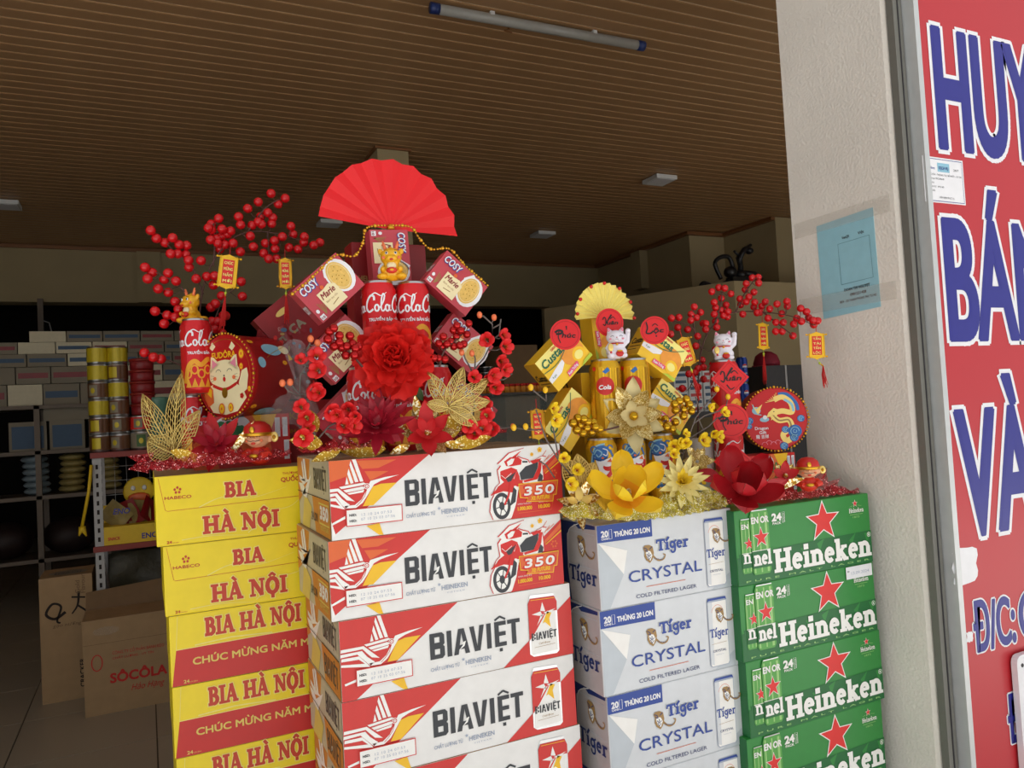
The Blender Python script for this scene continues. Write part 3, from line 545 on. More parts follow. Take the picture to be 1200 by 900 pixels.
for i in range(5): o = link('dark_tin', MB().lathe([(.032, 0), (.033, .004), (.033, .02), (.034, .024), (.034, .028)], 14, 'silver', ms=['black', 'black', 'black', 'silver']).mesh(), None, Matrix.Translation((q.x, 3.6, top+i*.0285))); tag(o, f"flat black tin with silver rim on the counter, {OD[i]} from below", 'tin', 'black tins stacked on the counter')
q = at(591, 456, 6.0)
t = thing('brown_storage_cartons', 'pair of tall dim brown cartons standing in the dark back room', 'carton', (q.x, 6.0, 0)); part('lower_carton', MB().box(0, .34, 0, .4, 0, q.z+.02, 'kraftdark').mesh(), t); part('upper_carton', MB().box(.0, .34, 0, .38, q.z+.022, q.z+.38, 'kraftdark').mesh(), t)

# ---------------------------------------------------------------- right: machine, cap, cans, packs
q = at(866, 328, 5.75); t = thing('bicycle_frame_machine', 'black folded garden machine with looped handles on top of the partition', 'machine', (q.x, 5.75, 2.49))
def wp(x, y): a = at(x, y, 5.75); return (a.x-q.x, 0, a.z-2.49)
part('loop_handle', MB().tube(catmull([wp(845, 327), wp(838, 310), wp(843, 302), wp(853, 301), wp(858, 310), wp(861, 330)], 5), .022, 'machine').mesh(), t)
part('front_handle', MB().tube(catmull([wp(838, 345), wp(826, 350), wp(821, 338), wp(824, 332), wp(832, 334)], 5), .022, 'machine').mesh(), t)
part('shaft', MB().tube([wp(832, 343), wp(850, 331), wp(872, 322)], .02, 'machine').tube([wp(842, 338), wp(850, 333)], .024, 'lampwhite').mesh(), t)
part('motor', MB().ball(wp(856, 319), (.07, .06, .06), 'machine').box(-.12, .1, -.05, .05, .0, .1, 'machine').ball(wp(868, 322), (.06, .06, .05), 'machine').mesh(), t)
part('grip', MB().tube([wp(868, 318), wp(866, 303), wp(872, 293), wp(880, 287)], [.03, .035, .03, .015], 'machine').ball(wp(878, 294), (.045, .04, .035), 'machine').tube([wp(866, 300), wp(860, 294)], .012, 'machine').mesh(), t)
part('foot', MB().tube([wp(870, 320), wp(884, 322), wp(893, 327)], [.03, .035, .02], 'machine').mesh(), t)
cp = at(917, 428, 4.0)
o = thing('grey_cabinet', 'dark grey cabinet with a pale edge under the maroon cap', 'cabinet', (cp.x-.16, 4.0, 0)); part('body', MB().box(0, .55, 0, .4, 0, cp.z, 'darkgrey').mesh(), o); part('edge_strip', MB().box(.175, .19, -.006, 0, 0, cp.z, 'rackwhite').mesh(), o)
t = thing('cap', 'maroon baseball cap lying on the dark grey cabinet', 'cap', (cp.x, 4.15, cp.z)); mb = MB(); mb.lathe([(.09, 0), (.092, .03), (.075, .08), (.04, .105), (.006, .112)], 16, 'capred'); part('crown', mb.mesh(), t)
mb = MB(); mb.grid(lambda u, v: ((u-.5)*.16*(1-.2*v), -.085-.08*v*(1-(2*u-1)**2*.5), .012-.012*v-.02*(2*u-1)**2*v), 8, 4, 'capred'); part('brim', mb.mesh(), t, None, Matrix.Rotation(R(-60), 4, 'Z'))
pc = at(877, 479, 3.3)
t = thing('side_table', 'grey table carrying packets and blue cans inside the shop', 'table', (pc.x-.75, 3.25, 0)); part('table_top', MB().box(0, .95, 0, .5, pc.z-.03, pc.z, 'darkgrey').mesh(), t)
for x in (.03, .9):
    for y in (.03, .45): part('leg', MB().box(x-.02, x+.02, y-.02, y+.02, 0, pc.z-.03, 'darkgrey').mesh(), t)
for i in range(2):
    t = thing('blue_soda_can', f"tall blue soda can, {'lower' if i == 0 else 'upper'} of two stacked beside the hanging plaque", 'can', (pc.x, 3.33, pc.z+i*.146), group='blue soda cans stacked on the table')
    part('body', MB().lathe([(.024, 0), (.03, .006), (.031, .012), (.031, .132), (.026, .142), (.026, .146)], 18, 'pepsi', ms=['silver', 'pepsi', 'pepsi', 'pepsi', 'silver']).mesh(), t)
    p = PR(); p.ell('signwhite', -5, 90, 15, 15, 1); p.ell('red', -5, 90, 14.5, 14.5, 2, 12, 20, 160); p.ell('pepsi', -5, 90, 14.5, 14.5, 2, 12, 200, 340); p.text('signwhite', 'pepsi', -16, 50, 9, 24, off=.03); part('print', p.mesh(wrap=.0313), t)
for r_ in range(6):
    for c_ in range(3):
        q = at(793+c_*17, 478, 3.35); o = link('napkin_pack', MB().box(0, .088, 0, .2, 0, .036, 'lampwhite').box(.01, .08, -.002, 0, .01, .026, rnd.choice(('cartonblue', 'crimson', 'cartonblue'))).mesh(), None, Matrix.Translation((q.x-.03, 3.32, pc.z+r_*.037))); tag(o, f"flat white packet on the inner table, {OD[r_]} from below in the {['left','middle','right'][c_]} pile", 'packet', 'white packets piled on the inner table')
# ---------------------------------------------------------------- beer cartons
ORD = ['topmost', 'second from the top', 'third from the top', 'fourth from the top', 'fifth from the top', 'sixth from the top', 'seventh from the top', 'eighth from the top', 'ninth from the top', 'tenth from the top', 'eleventh from the top']
def soft_box(w, d, h, front, side, top, bev=.0022):
    bm = bmesh.new(); bmesh.ops.create_cube(bm, size=1)
    for v in bm.verts: v.co = V(((v.co.x+.5)*w, (v.co.y+.5)*d, (v.co.z+.5)*h))
    bmesh.ops.bevel(bm, geom=bm.edges[:], offset=bev, segments=2, affect='EDGES', profile=.6)
    names = [front, side, top]; me = bpy.data.meshes.new('body')
    for f in bm.faces:
        n = f.normal; f.material_index = 2 if abs(n.z) > .8 else (1 if abs(n.x) > .75 or n.y > .75 else 0); f.smooth = False
    bm.to_mesh(me); bm.free()
    for n in names: me.materials.append(MATS[n])
    return me
SIDE = Matrix.Translation((0, 0, 0)) @ Matrix.Rotation(R(-90), 4, 'Z')     # print frame of the left side face: u runs from the back to the front
def bird(p, dx, q=.1, z=3):
    P_ = lambda pts: [((x+dx*(1 if x > 100 else (x/100)))*q, y*q) for x, y in pts]
    p.poly('yellow', P_([(1063, 803), (804, 807), (675, 775), (600, 650), (501, 485), (668, 485)]), z)
    p.poly('yellow', P_([(544, 174), (753, 195), (790, 60), (810, 7), (737, 16)]), z)
    for pts in ([(365, 1222), (424, 1219), (529, 868), (475, 868)], [(342, 1204), (452, 870), (397, 865), (322, 1137)], [(306, 1084), (374, 856), (327, 850), (282, 1005)], [(270, 961), (295, 846), (241, 841)],
                [(146, 815), (532, 851), (568, 831), (513, 810), (181, 781)], [(207, 760), (512, 792), (547, 770), (528, 745), (250, 719)], [(262, 706), (537, 738), (518, 700), (302, 683)],
                [(642, 866), (870, 905), (1105, 923), (806, 853), (694, 806), (640, 730), (579, 640), (503, 539), (393, 470), (233, 476), (216, 517), (377, 517), (487, 595), (563, 714), (600, 771), (620, 830)],
                [(5, 793), (137, 794), (250, 690), (379, 571), (255, 602), (180, 680), (118, 751), (3, 745)], [(3, 722), (108, 725), (180, 630), (262, 557), (300, 530), (233, 476), (173, 539), (80, 684), (1, 674)],
                [(6, 656), (88, 652), (190, 511), (224, 462), (2, 532), (3, 567), (146, 525), (87, 602), (4, 611)], [(15, 273), (220, 364), (219, 320), (18, 241)]):
        p.poly('bikewhite', P_(pts), z+1)
    e = P_([(581, 788)])[0]; p.ell('bikewhite', e[0], e[1], 4.6, 4.6, z+2); p.ell('beerred', e[0], e[1], 3.6, 3.6, z+3); p.ell('bikewhite', e[0], e[1], 2.3, 2.3, z+4); p.ell('beerred', e[0], e[1], .9, .9, z+5, 8)
    p.line('beerred', P_([(575, 740), (540, 640), (470, 560), (400, 500)]), .9, z+2)
def beer_front(v):
    p = PR(); w, h = 406, 122.5
    if v == 0:
        p.poly('beerred', [(.5, 122), (165, 122), (6, 9.9), (.5, 30)]); p.poly('bikewhite', [(6, 9.9), (.5, 1), (.5, 30)], 2)
        for pts in ([(1, 122), (34.7, 122), (24.9, 96.3), (1, 89.8)], [(43.6, 119.9), (107.7, 116.8), (77.7, 105.8), (52.2, 106.3)], [(55.6, 102.4), (94, 99.6), (64.2, 86.9)], [(20, 118), (50, 100), (30, 80)]): p.poly('orange', pts, 2)
        dx = 0; bx0, bx1, b0, b1 = 119.4, 271, 41, 82.5
    else:
        p.poly('beerred', [(.5, 122), (195, 122), (35, 9), (22, .5), (.5, .5)]); dx = 232; bx0, bx1, b0, b1 = 143.8, 305, 37.5, 78.5
    bird(p, dx)
    s0 = (0, 44.5) if v else (0, 45.5)
    p.rect('beerred', 22.6, 19.6, 113, 46, 10); p.rect('bikewhite', 24, 21, 111.6, 44.6, 11)
    p.text('ink', 'NSD:', 28, 35, 3.6, 11, z=12, off=.05); p.text('ink', 'HSD:', 28, 26, 3.6, 11, z=12, off=.05)
    p.text('greyblue', '12 10 24 07:53', 47, 34, 4.2, 48, z=12, space=1.2); p.text('greyblue', '07 10 25 03 07:56', 46, 27, 4.2, 54, z=12, space=1.2)
    bia_viet(p, bx0, bx1, b0, b1-b0)
    cx = bx0; p.text('greyblue', 'CHẤT LƯỢNG TỪ', cx, b0-18.5, 5.6, 49, z=2, off=.02); p.text('greyblue', 'HEINEKEN', cx+60, b0-18.5, 7.5, 45, z=2, off=.03); p.star('greyblue', cx+56, b0-9, 3.4, 1.4, 2); p.text('greyblue', '· V I E T N A M ·', cx+66, b0-25, 2.6, 36, z=2)
    if v == 0:
        q = lambda L: [(a/10, b/10) for a, b in L]
        p.poly('beerred', [(405.4, 112), (368, 84.3), (340, 60), (319, 59.6), (312, 19.5), (303, 1), (259, .6), (405.4, .6)], 1)
        p.poly('orange', [(405.4, 107), (405.4, 98), (371.7, 73.1), (369.4, 77.2)], 2); p.poly('yellow', [(405.4, 94), (405.4, 91.5), (374, 71.9), (372.3, 72.3)], 3)
        for a in ((372, 92, 384, 104), (366, 98, 378, 112), (378, 96, 392, 106)): p.line('orange', [(a[0], a[1]), (a[2], a[3])], 1, 2)
        out = [(2652, 171), (2681, 340), (2749, 447), (2729, 469), (2786, 569), (2861, 629), (2833, 844), (2899, 916), (2839, 950), (2925, 1011), (3056, 1116), (3182, 1144), (3332, 1181), (3208, 1054), (3279, 1018), (3403, 977), (3432, 925), (3683, 1022), (3757, 1005), (3676, 923), (3687, 763), (3688, 625), (3610, 573), (3273, 578), (3193, 478), (3138, 252), (3041, 30), (2704, 30)]
        cx_ = sum(a for a, b in out)/len(out); cy_ = sum(b for a, b in out)/len(out)
        p.poly('bikered', q([(a+(14 if a > cx_ else -14), b+(12 if b > cy_ else 0)) for a, b in out]), 4); p.poly('bikewhite', q(out), 5)
        p.poly('bikered', q([(2955, 988), (3073, 1052), (3218, 1047), (3292, 987), (3273, 910), (3084, 895), (2991, 907)]), 6); p.poly('bikered', q([(3110, 1050), (3290, 1150), (3180, 1040)]), 6)
        p.poly('bikewhite', q([(3006, 974), (3092, 1025), (3154, 1019), (3107, 935), (3022, 904)]), 7); p.line('ink', q([(3300, 955), (3400, 950)]), 3, 6)
        p.poly('bikered', q([(2873, 821), (3083, 879), (3194, 829), (3150, 740), (3112, 681), (3300, 640), (3250, 560), (3120, 560), (3081, 451), (2915, 488), (2728, 450), (2817, 575), (2934, 641), (2876, 704)]), 6)
        p.poly('bikered', q([(2880, 830), (2905, 700), (2950, 640), (3050, 620), (3075, 760), (3010, 860)]), 6.3); p.poly('bikered', q([(3190, 820), (3230, 720), (3240, 610), (3300, 600), (3290, 560), (3180, 540), (3090, 600)]), 6.5); p.poly('bikered', q([(3450, 960), (3670, 990), (3640, 940), (3500, 900)]), 6.4)
        p.poly('ink', q([(2968, 695), (3161, 794), (3069, 647), (3006, 633)]), 7); p.line('bikewhite', q([(2890, 760), (2960, 700), (3080, 780)]), 1, 8)
        p.ell('ink', 286.9, 24.5, 16.5, 22.3, 6, 28); p.ell('bikewhite', 286.9, 24.5, 11, 16, 7, 24); p.ell('ink', 286.9, 24.5, 5, 7, 8)
        for a in range(0, 360, 60): p.line('ink', [(286.9, 24.5), (286.9+11*cos(R(a+12)), 24.5+16*sin(R(a+12)))], 1.6, 8)
        p.line('bikered', [(306, 62), (300, 40), (292, 26)], 3.4, 9); p.line('bikered', [(268, 44), (282, 54), (300, 50)], 2.5, 9)
        p.poly('ink', q([(3232, 767), (3354, 873), (3602, 930), (3585, 832), (3489, 664), (3256, 648)]), 7); p.poly('bikered', q([(3614, 948), (3678, 943), (3645, 767), (3572, 636), (3316, 599), (3300, 640), (3489, 664), (3590, 830)]), 7)
        p.poly('ink', q([(3622, 750), (3682, 685), (3665, 597), (3569, 597)]), 6); p.poly('ink', q([(3104, 546), (3162, 482), (3130, 291), (3022, 226)]), 6)
        lab = [(3210, 574), (3960, 579), (3915, 352), (3858, 348), (3838, 240), (3340, 283), (3368, 340), (3222, 362)]
        p.poly('yellow', q([(a+(12 if a > 3600 else -12), b+(14 if b > 450 else -14)) for a, b in lab]), 9); p.poly('orange', q(lab), 10)
        p.text('bikered', '350', 327, 36.5, 18, 61, z=11, off=.09, shear=.15, space=1.12); p.text('bikewhite', '350', 329.5, 38.2, 15, 56.5, z=13, off=.04, shear=.15, space=1.12)
        p.text('yellow', 'XE FUTURE', 342, 29, 6.6, 36, z=11, off=.05, shear=.15)
        for x, t1, t2 in ((317, 'CHÍNH THỨC ĐỔI', '1.000.000'), (357, 'TRÚNG TRIỆU GIẢI', '10.000')): p.text('bikewhite', t1, x, 23, 2.4, 26, z=2); p.text('yellow', t2, x, 13.5, 6.2, 27 if x < 340 else 22, z=2, off=.05)
        p.line('orange', [(318, 9), (382, 9), (386, 26)], .8, 2)
        for x, y, r_ in ((349.4, 106.8, 2.6), (364.9, 113.8, 3.6)):
            for k in range(5): a = R(90+72*k); p.ell('yellow', x+r_*cos(a)*.8, y+r_*sin(a)*.8, r_*.55, r_*.55, 2, 10)
            p.ell('orange', x, y, r_*.4, r_*.4, 3, 8)
        for k in range(6): a = R(60*k); p.ell('orange', 390+5*cos(a), 71.3+5*sin(a), 2, 2, 3, 8)
    else:
        p.poly('beerred', [(405.4, 99), (271, .8), (405.4, .6)], 1)
        p.poly('silver', [(326.4, 112.8), (372, 110.5), (377.7, 96.5), (377.6, 11), (372.4, 7.3), (328.2, 8.9), (321.3, 14), (321.5, 98.5)], 3)
        p.poly('bikewhite', [(325, 98), (374, 96.5), (374.5, 13), (325, 12)], 4)
        p.poly('beerred', [(326.1, 107), (373, 105.5), (377.5, 95), (377, 80), (357.5, 81.9), (334.6, 51.1), (321.4, 36.8), (321.5, 98.5)], 5); p.line('yellow', [(327, 104), (373, 102.4)], .9, 6)
        for pts in ([(348.9, 98.5), (344.5, 84), (354.3, 81.5)], [(328, 80), (345, 83), (349, 74)], [(337, 60), (345, 70), (352, 78), (345, 76)], [(350, 80), (374.7, 84), (358, 77)]): p.poly('bikewhite', pts, 6)
        p.poly('yellow', [(357.5, 80.9), (365.8, 77.6), (361, 68.9), (363.3, 53.4), (352.2, 63.9), (347.9, 61.8)], 6)
        bia_viet(p, 325.5, 374, 36, 12.5, 7); p.text('tigergold', 'Cold Brew', 338, 28, 3.5, 22, z=7, shear=.3); p.line('tigergold', [(330, 24), (370, 25)], .5, 7)
    return p.mesh('print')
def beer_side(v):
    p = PR(); d, h = 265, 122.5
    p.poly('amber', [(1, 121), (120, 121), (95, 60), (60, 62), (1, 40)], 1); p.poly('tanyel', [(60, 62), (120, 40), (95, 1), (30, 1)], 1); p.poly('beerside', [(120, 121), (d-1, 121), (d-1, 62), (95, 62)], 1)
    p.poly('amber', [(130, 60), (d-1, 60), (d-1, 2), (150, 2)], 2)
    for pts in ([(60, 120), (78, 120), (92, 84), (74, 84)], [(44, 112), (54, 118), (70, 84), (56, 84)], [(20, 90), (90, 80), (110, 86), (60, 74), (22, 82)], [(10, 76), (50, 76), (90, 60), (130, 96), (80, 52), (40, 56)]): p.poly('bikewhite', pts, 3)
    bia_viet(p, 150, 250, 74, 34, 3)
    if v == 0: p.text('bikewhite', '350', 190, 28, 20, 60, z=3, off=.08, shear=.15); p.loop('tanyel', [(184, 20), (256, 20), (256, 52), (184, 52)], 3, 3); p.text('tanyel', 'XE FUTURE', 190, 10, 7, 60, z=3, off=.04); p.text('ink', '24 LON', 120, 20, 14, 50, z=3, off=.03)
    else: bia_viet(p, 150, 250, 14, 34, 3)
    return p.mesh('print')
def make_carton(name, label, w, d, h, mats, front, side, extra=None, group=None):
    t = thing(name, label, 'carton', (0, 0, 0), group=group)
    part('body', soft_box(w, d, h, *mats), t)
    if front: part('front_print', front, t)
    if side: part('side_print', side, t, None, Matrix.Translation((0, d, 0)) @ Matrix.Rotation(R(-90), 4, 'Z'))
    if extra: extra(t)
    return t
def place_stack(protos, kinds, base, h, labels, dxs, group, gap=.0003):
    for i, k in enumerate(kinds):
        z = base[2]-(i+1)*h; dx = dxs[i] if i < len(dxs) else rnd.uniform(-.004, .004)
        M = frame((base[0]+dx, base[1]+(rnd.uniform(0, .002) if i else 0), z+gap), 0)
        t = protos[k]
        if not t.get('used'): t.matrix_world = M; t['used'] = 1; t['label'] = labels(i, k); t['group'] = group
        else: tree(t, M, labels(i, k), group)
def flaps(t, d, h, dark='darkgap'):
    p = PR(); p.line(dark, [(1, h*500), (d*1000-1, h*500)], 1.2, 6); part('flap_gap', p.mesh(), t, None, Matrix.Translation((0, d, 0)) @ Matrix.Rotation(R(-90), 4, 'Z'))
hB = .1225
bm_ = make_carton('beer_carton', '', .406, .265, hB, ('white', 'beerside', 'kraft'), beer_front(0), beer_side(0), lambda t: flaps(t, .265, hB))
bc_ = make_carton('beer_carton', '', .406, .265, hB, ('white', 'beerside', 'kraft'), beer_front(1), beer_side(1), lambda t: flaps(t, .265, hB))
NB = 11
place_stack([bm_, bc_], [0, 0]+[1]*9, (.251, 1.19, CH-.0600), hB, lambda i, k: f"white beer carton with {'motorbike' if k == 0 else 'can'} print, {ORD[i]} of the middle stack", [0, -.006, .004, .003, .008, .001], 'white and red beer cartons in the middle stack')
# plastic film laid over the top carton's upper edge
o = link('plastic_sheet', MB().grid(lambda u, v: (.245+u*.42, 1.184+v*.27, CH-.0595+.0022+.0012*sin(u*31+v*7)+.001*sin(v*23)), 30, 12, 'tape').mesh()); tag(o, 'crumpled clear film laid over the top of the middle carton stack', 'plastic film')
# yellow beer cartons
hY = (CH-.078)/11
def yfront(v):
    p = PR()
    if v == 0:
        p.b = 1.1
        for k in range(5): a = k*72+90; p.ell('hanoired', 36+4.6*cos(R(a)), 95+4.6*sin(R(a)), 2, 2.4, 2, 10)
        p.star('tintyellow', 36, 95, 2, 1, 3)
        p.text('hanoired', 'HABECO', 15, 80, 5.4, 43, z=2, off=.03)
        for g, m, z in ((2.3, 'paleyellow', 2), (.8, 'hanoired', 3.5)): serif(p, m, 'BIA', 113, 75, 26, 53, z, g); serif(p, m, 'HÀ NỘI', 75, 14.5, 30, 130, z, g)
        p.text('hanoired', 'THƯƠNG HIỆU', 214, 107, 4, 46, z=2, off=.02); p.text('hanoired', 'QUỐC GIA', 211, 94, 8, 56, z=2, off=.03)
        for c_ in ([(70, 62), (110, 76), (160, 70), (220, 84)], [(150, 8), (190, 40), (230, 50), (260, 80)], [(40, 8), (90, 10), (150, 4)]): p.line('paleyellow', catmull(c_, 6), 1.6, 1, 0, .8)
        p.text('hanoired', '24', 16, 4, 5, 8, z=2, off=.03); p.text('hanoired', 'LON 330ml', 25, 4, 2, 10, z=2); p.text('hanoired', '60 NĂM', 300, 40, 20, 70, z=2, off=.04)
    else:
        p.poly('crimson', [(2, 1), (10, 62), (392, 66), (398, 1)], 1); p.line('paleyellow', [(10, 62.5), (392, 66.5)], 1.4, 2); p.line('paleyellow', [(40, 66), (100, 70), (170, 66)], 2, 1)
        for g, m, z in ((2.2, 'paleyellow', 3), (.8, 'hanoired', 4.5)): serif(p, m, 'BIA HÀ NỘI', 57, 79, 31, 165, z, g)
        p.text('tanyel', 'CHÚC MỪNG NĂM MỚI', 36, 33, 12.5, 218, z=3, off=.035); p.text('tanyel', '24', 20, 4, 6, 9, z=3, off=.03); p.text('tanyel', 'LON 330ml', 30, 4, 2.4, 12, z=3)
        p.line('paleyellow', [(14, 120), (10, 62)], .8, 2)
    return p.mesh('print')
def yflap(t):
    part('flap', MB().add([(x, -y, z) for y in (.001, 0) for x, z in ((.006, .1195), (.016, .062), (.02, .0605), (.38, .069), (.396, .1195))], [(0, 1, 2, 3, 4), (0, 5, 6, 1), (1, 6, 7, 2), (2, 7, 8, 3), (3, 8, 9, 4)], 'tintyellow').mesh(), t)
    p = PR(); p.line('hanoired', [(6, 118), (15.5, 62), (19, 60), (380, 68.2)], .7, 2); part('flap_edge', p.mesh(), t)
y0_ = make_carton('beer_carton', '', .4, .265, hY, ('tintyellow', 'tintyellow', 'kraft'), yfront(0), None, yflap)
y1_ = make_carton('beer_carton', '', .4, .265, hY, ('tintyellow', 'tintyellow', 'kraft'), yfront(1), None)
place_stack([y0_, y1_], [0, 0]+[1]*9, (.011, 1.47, CH-.078), hY, lambda i, k: f"yellow beer carton {'without' if k == 0 else 'with'} red banner, {ORD[i]} of the left stack", [0, .009, .014, .015, .017], 'yellow beer cartons in the left stack')
# silver cartons
hT = .1455
def can_print(p, x0, y0, w, h, kind):
    X = lambda a: x0+a*w; Y = lambda b: y0+b*h
    if kind == 'tiger':
        p.poly('greyblue', [(X(0), Y(.95)), (X(.06), Y(1)), (X(.94), Y(1)), (X(1), Y(.95)), (X(1), Y(.04)), (X(.93), Y(0)), (X(.08), Y(0)), (X(0), Y(.04))], 3)
        p.poly('bikewhite', [(X(.03), Y(.94)), (X(.97), Y(.94)), (X(.97), Y(.045)), (X(.9), Y(.012)), (X(.1), Y(.012)), (X(.03), Y(.045))], 4); p.poly('tigersilver', [(X(.03), Y(.94)), (X(.25), Y(.94)), (X(.2), Y(.03)), (X(.03), Y(.05))], 5)
        p.poly('tigerblue', [(X(.0), Y(.95)), (X(.05), Y(.995)), (X(.95), Y(.995)), (X(1), Y(.95)), (X(.9), Y(.965)), (X(.1), Y(.965))], 5)
        p.arc('orange', X(.5), Y(.74), .32*w, .15*h, 20, 160, .6, 6); tiger_head(p, X(.38), Y(.62), w*.55, 6); serif(p, 'tigerblue', 'Tíger', X(.04), Y(.43), .12*h, w*.95, 7)
        p.line('tigergold', [(X(.12), Y(.33)), (X(.88), Y(.34))], .5, 6); p.text('navy', 'CRYSTAL', X(.16), Y(.21), .035*h, w*.68, z=6, off=.01); p.line('greyblue', [(X(.3), Y(.17)), (X(.7), Y(.17))], .4, 6)
def tiger_head(p, x, y, s, z):
    k = s/30
    g = lambda L: [(x+a*k, y+b*k) for a, b in L]
    p.poly('tigergold', g([(0, 30), (4, 34), (14, 34), (22, 30), (24, 18), (20, 6), (14, 0), (6, 6), (2, 14), (3, 22)]), z)
    p.poly('bikewhite', g([(5, 20), (9, 24), (16, 22), (20, 14), (15, 4), (8, 10)]), z+1)
    for L in ([(2, 30), (8, 27), (10, 22)], [(20, 30), (14, 26)], [(7, 18), (12, 12), (17, 16)], [(8, 13), (12, 7), (16, 11)], [(4, 25), (9, 22)], [(12, 20), (12, 14)]): p.line('navy', g(L), 1.5*k, z+2)
    p.line('tigergold', g(catmull([(20, 14), (28, 6), (36, 2), (46, 4), (50, 11), (45, 13)], 5)), 4*k, z, 0, .5)
    for a in range(5): p.line('navy', g([(24+a*4, 9-a*1.5), (27+a*4, 5-a*.6)]), .9*k, z+1)
def tfront():
    p = PR(); p.poly('tigershade', [(2, 114), (50, 56), (18, 1), (2, 1)], 1); p.poly('bikewhite', [(3, 114), (60, 96), (50, 56)], 1); p.poly('tigershade', [(288, 30), (240, 1), (288, 1)], 1)
    p.poly('tigerblue', [(.6, 144.6), (114.6, 144.6), (114.5, 114), (.6, 115.5)], 2); p.text('signwhite', '20', 8.5, 124.5, 10.5, 13.5, z=3, off=.06); p.text('signwhite', 'CANS', 8.5, 119.5, 3.4, 13.5, z=3, off=.05); p.loop('signwhite', [(24, 120), (30, 120), (30, 136), (24, 136)], .8, 3); p.text('signwhite', 'THÙNG 20 LON', 35, 122.6, 9, 74.5, z=3, off=.055)
    tiger_head(p, 93, 68, 28, 3); serif(p, 'tigerblue', 'Tíger', 121, 87, 19.5, 71, 6.2, .5); serif(p, 'bikewhite', 'Tíger', 121, 87, 18.5, 71, 5, 1)
    p.text('tigerblue', 'CRYSTAL', 59.5, 39.5, 20.5, 160, z=3, off=.006); p.line('orange', [(95, 28), (181, 28)], .9, 3); p.text('navy', 'COLD FILTERED LAGER', 72.8, 10.6, 6.8, 132, z=3)
    can_print(p, 229.5, 6.5, 45.5, 125, 'tiger'); return p.mesh('print')
def tside():
    p = PR(); d = 232; X = lambda a: d-108+a
    p.poly('navy', [(1, 144), (d-70, 144), (d-104, 120), (d-106, 60), (d-98, 1), (1, 1)], 1); p.line('bikewhite', catmull([(X(52), 144), (X(14), 128), (X(6), 90), (X(10), 60)], 6), 1.5, 2); p.poly('navy', [(X(30), 144), (X(104), 144), (X(104), 138), (X(48), 134)], 1)
    tiger_head(p, X(42), 84, 34, 3); serif(p, 'navy', 'Tíger', X(8), 40, 27, 94, 3); p.loop('tigershade', [(X(12), 68), (X(102), 68), (X(102), 128), (X(12), 128)], 1, 2); return p.mesh('print')
tg = make_carton('beer_carton', '', .296, .232, hT, ('tigersilver', 'tigerside', 'tigersilver'), tfront(), tside())
place_stack([tg], [0]*8, (.691, 1.14, CH-.2035), hT, lambda i, k: f"silver and blue beer carton, {ORD[i]} of the silver stack", [0, -.004, .001, .0, .003], 'silver and blue beer cartons')
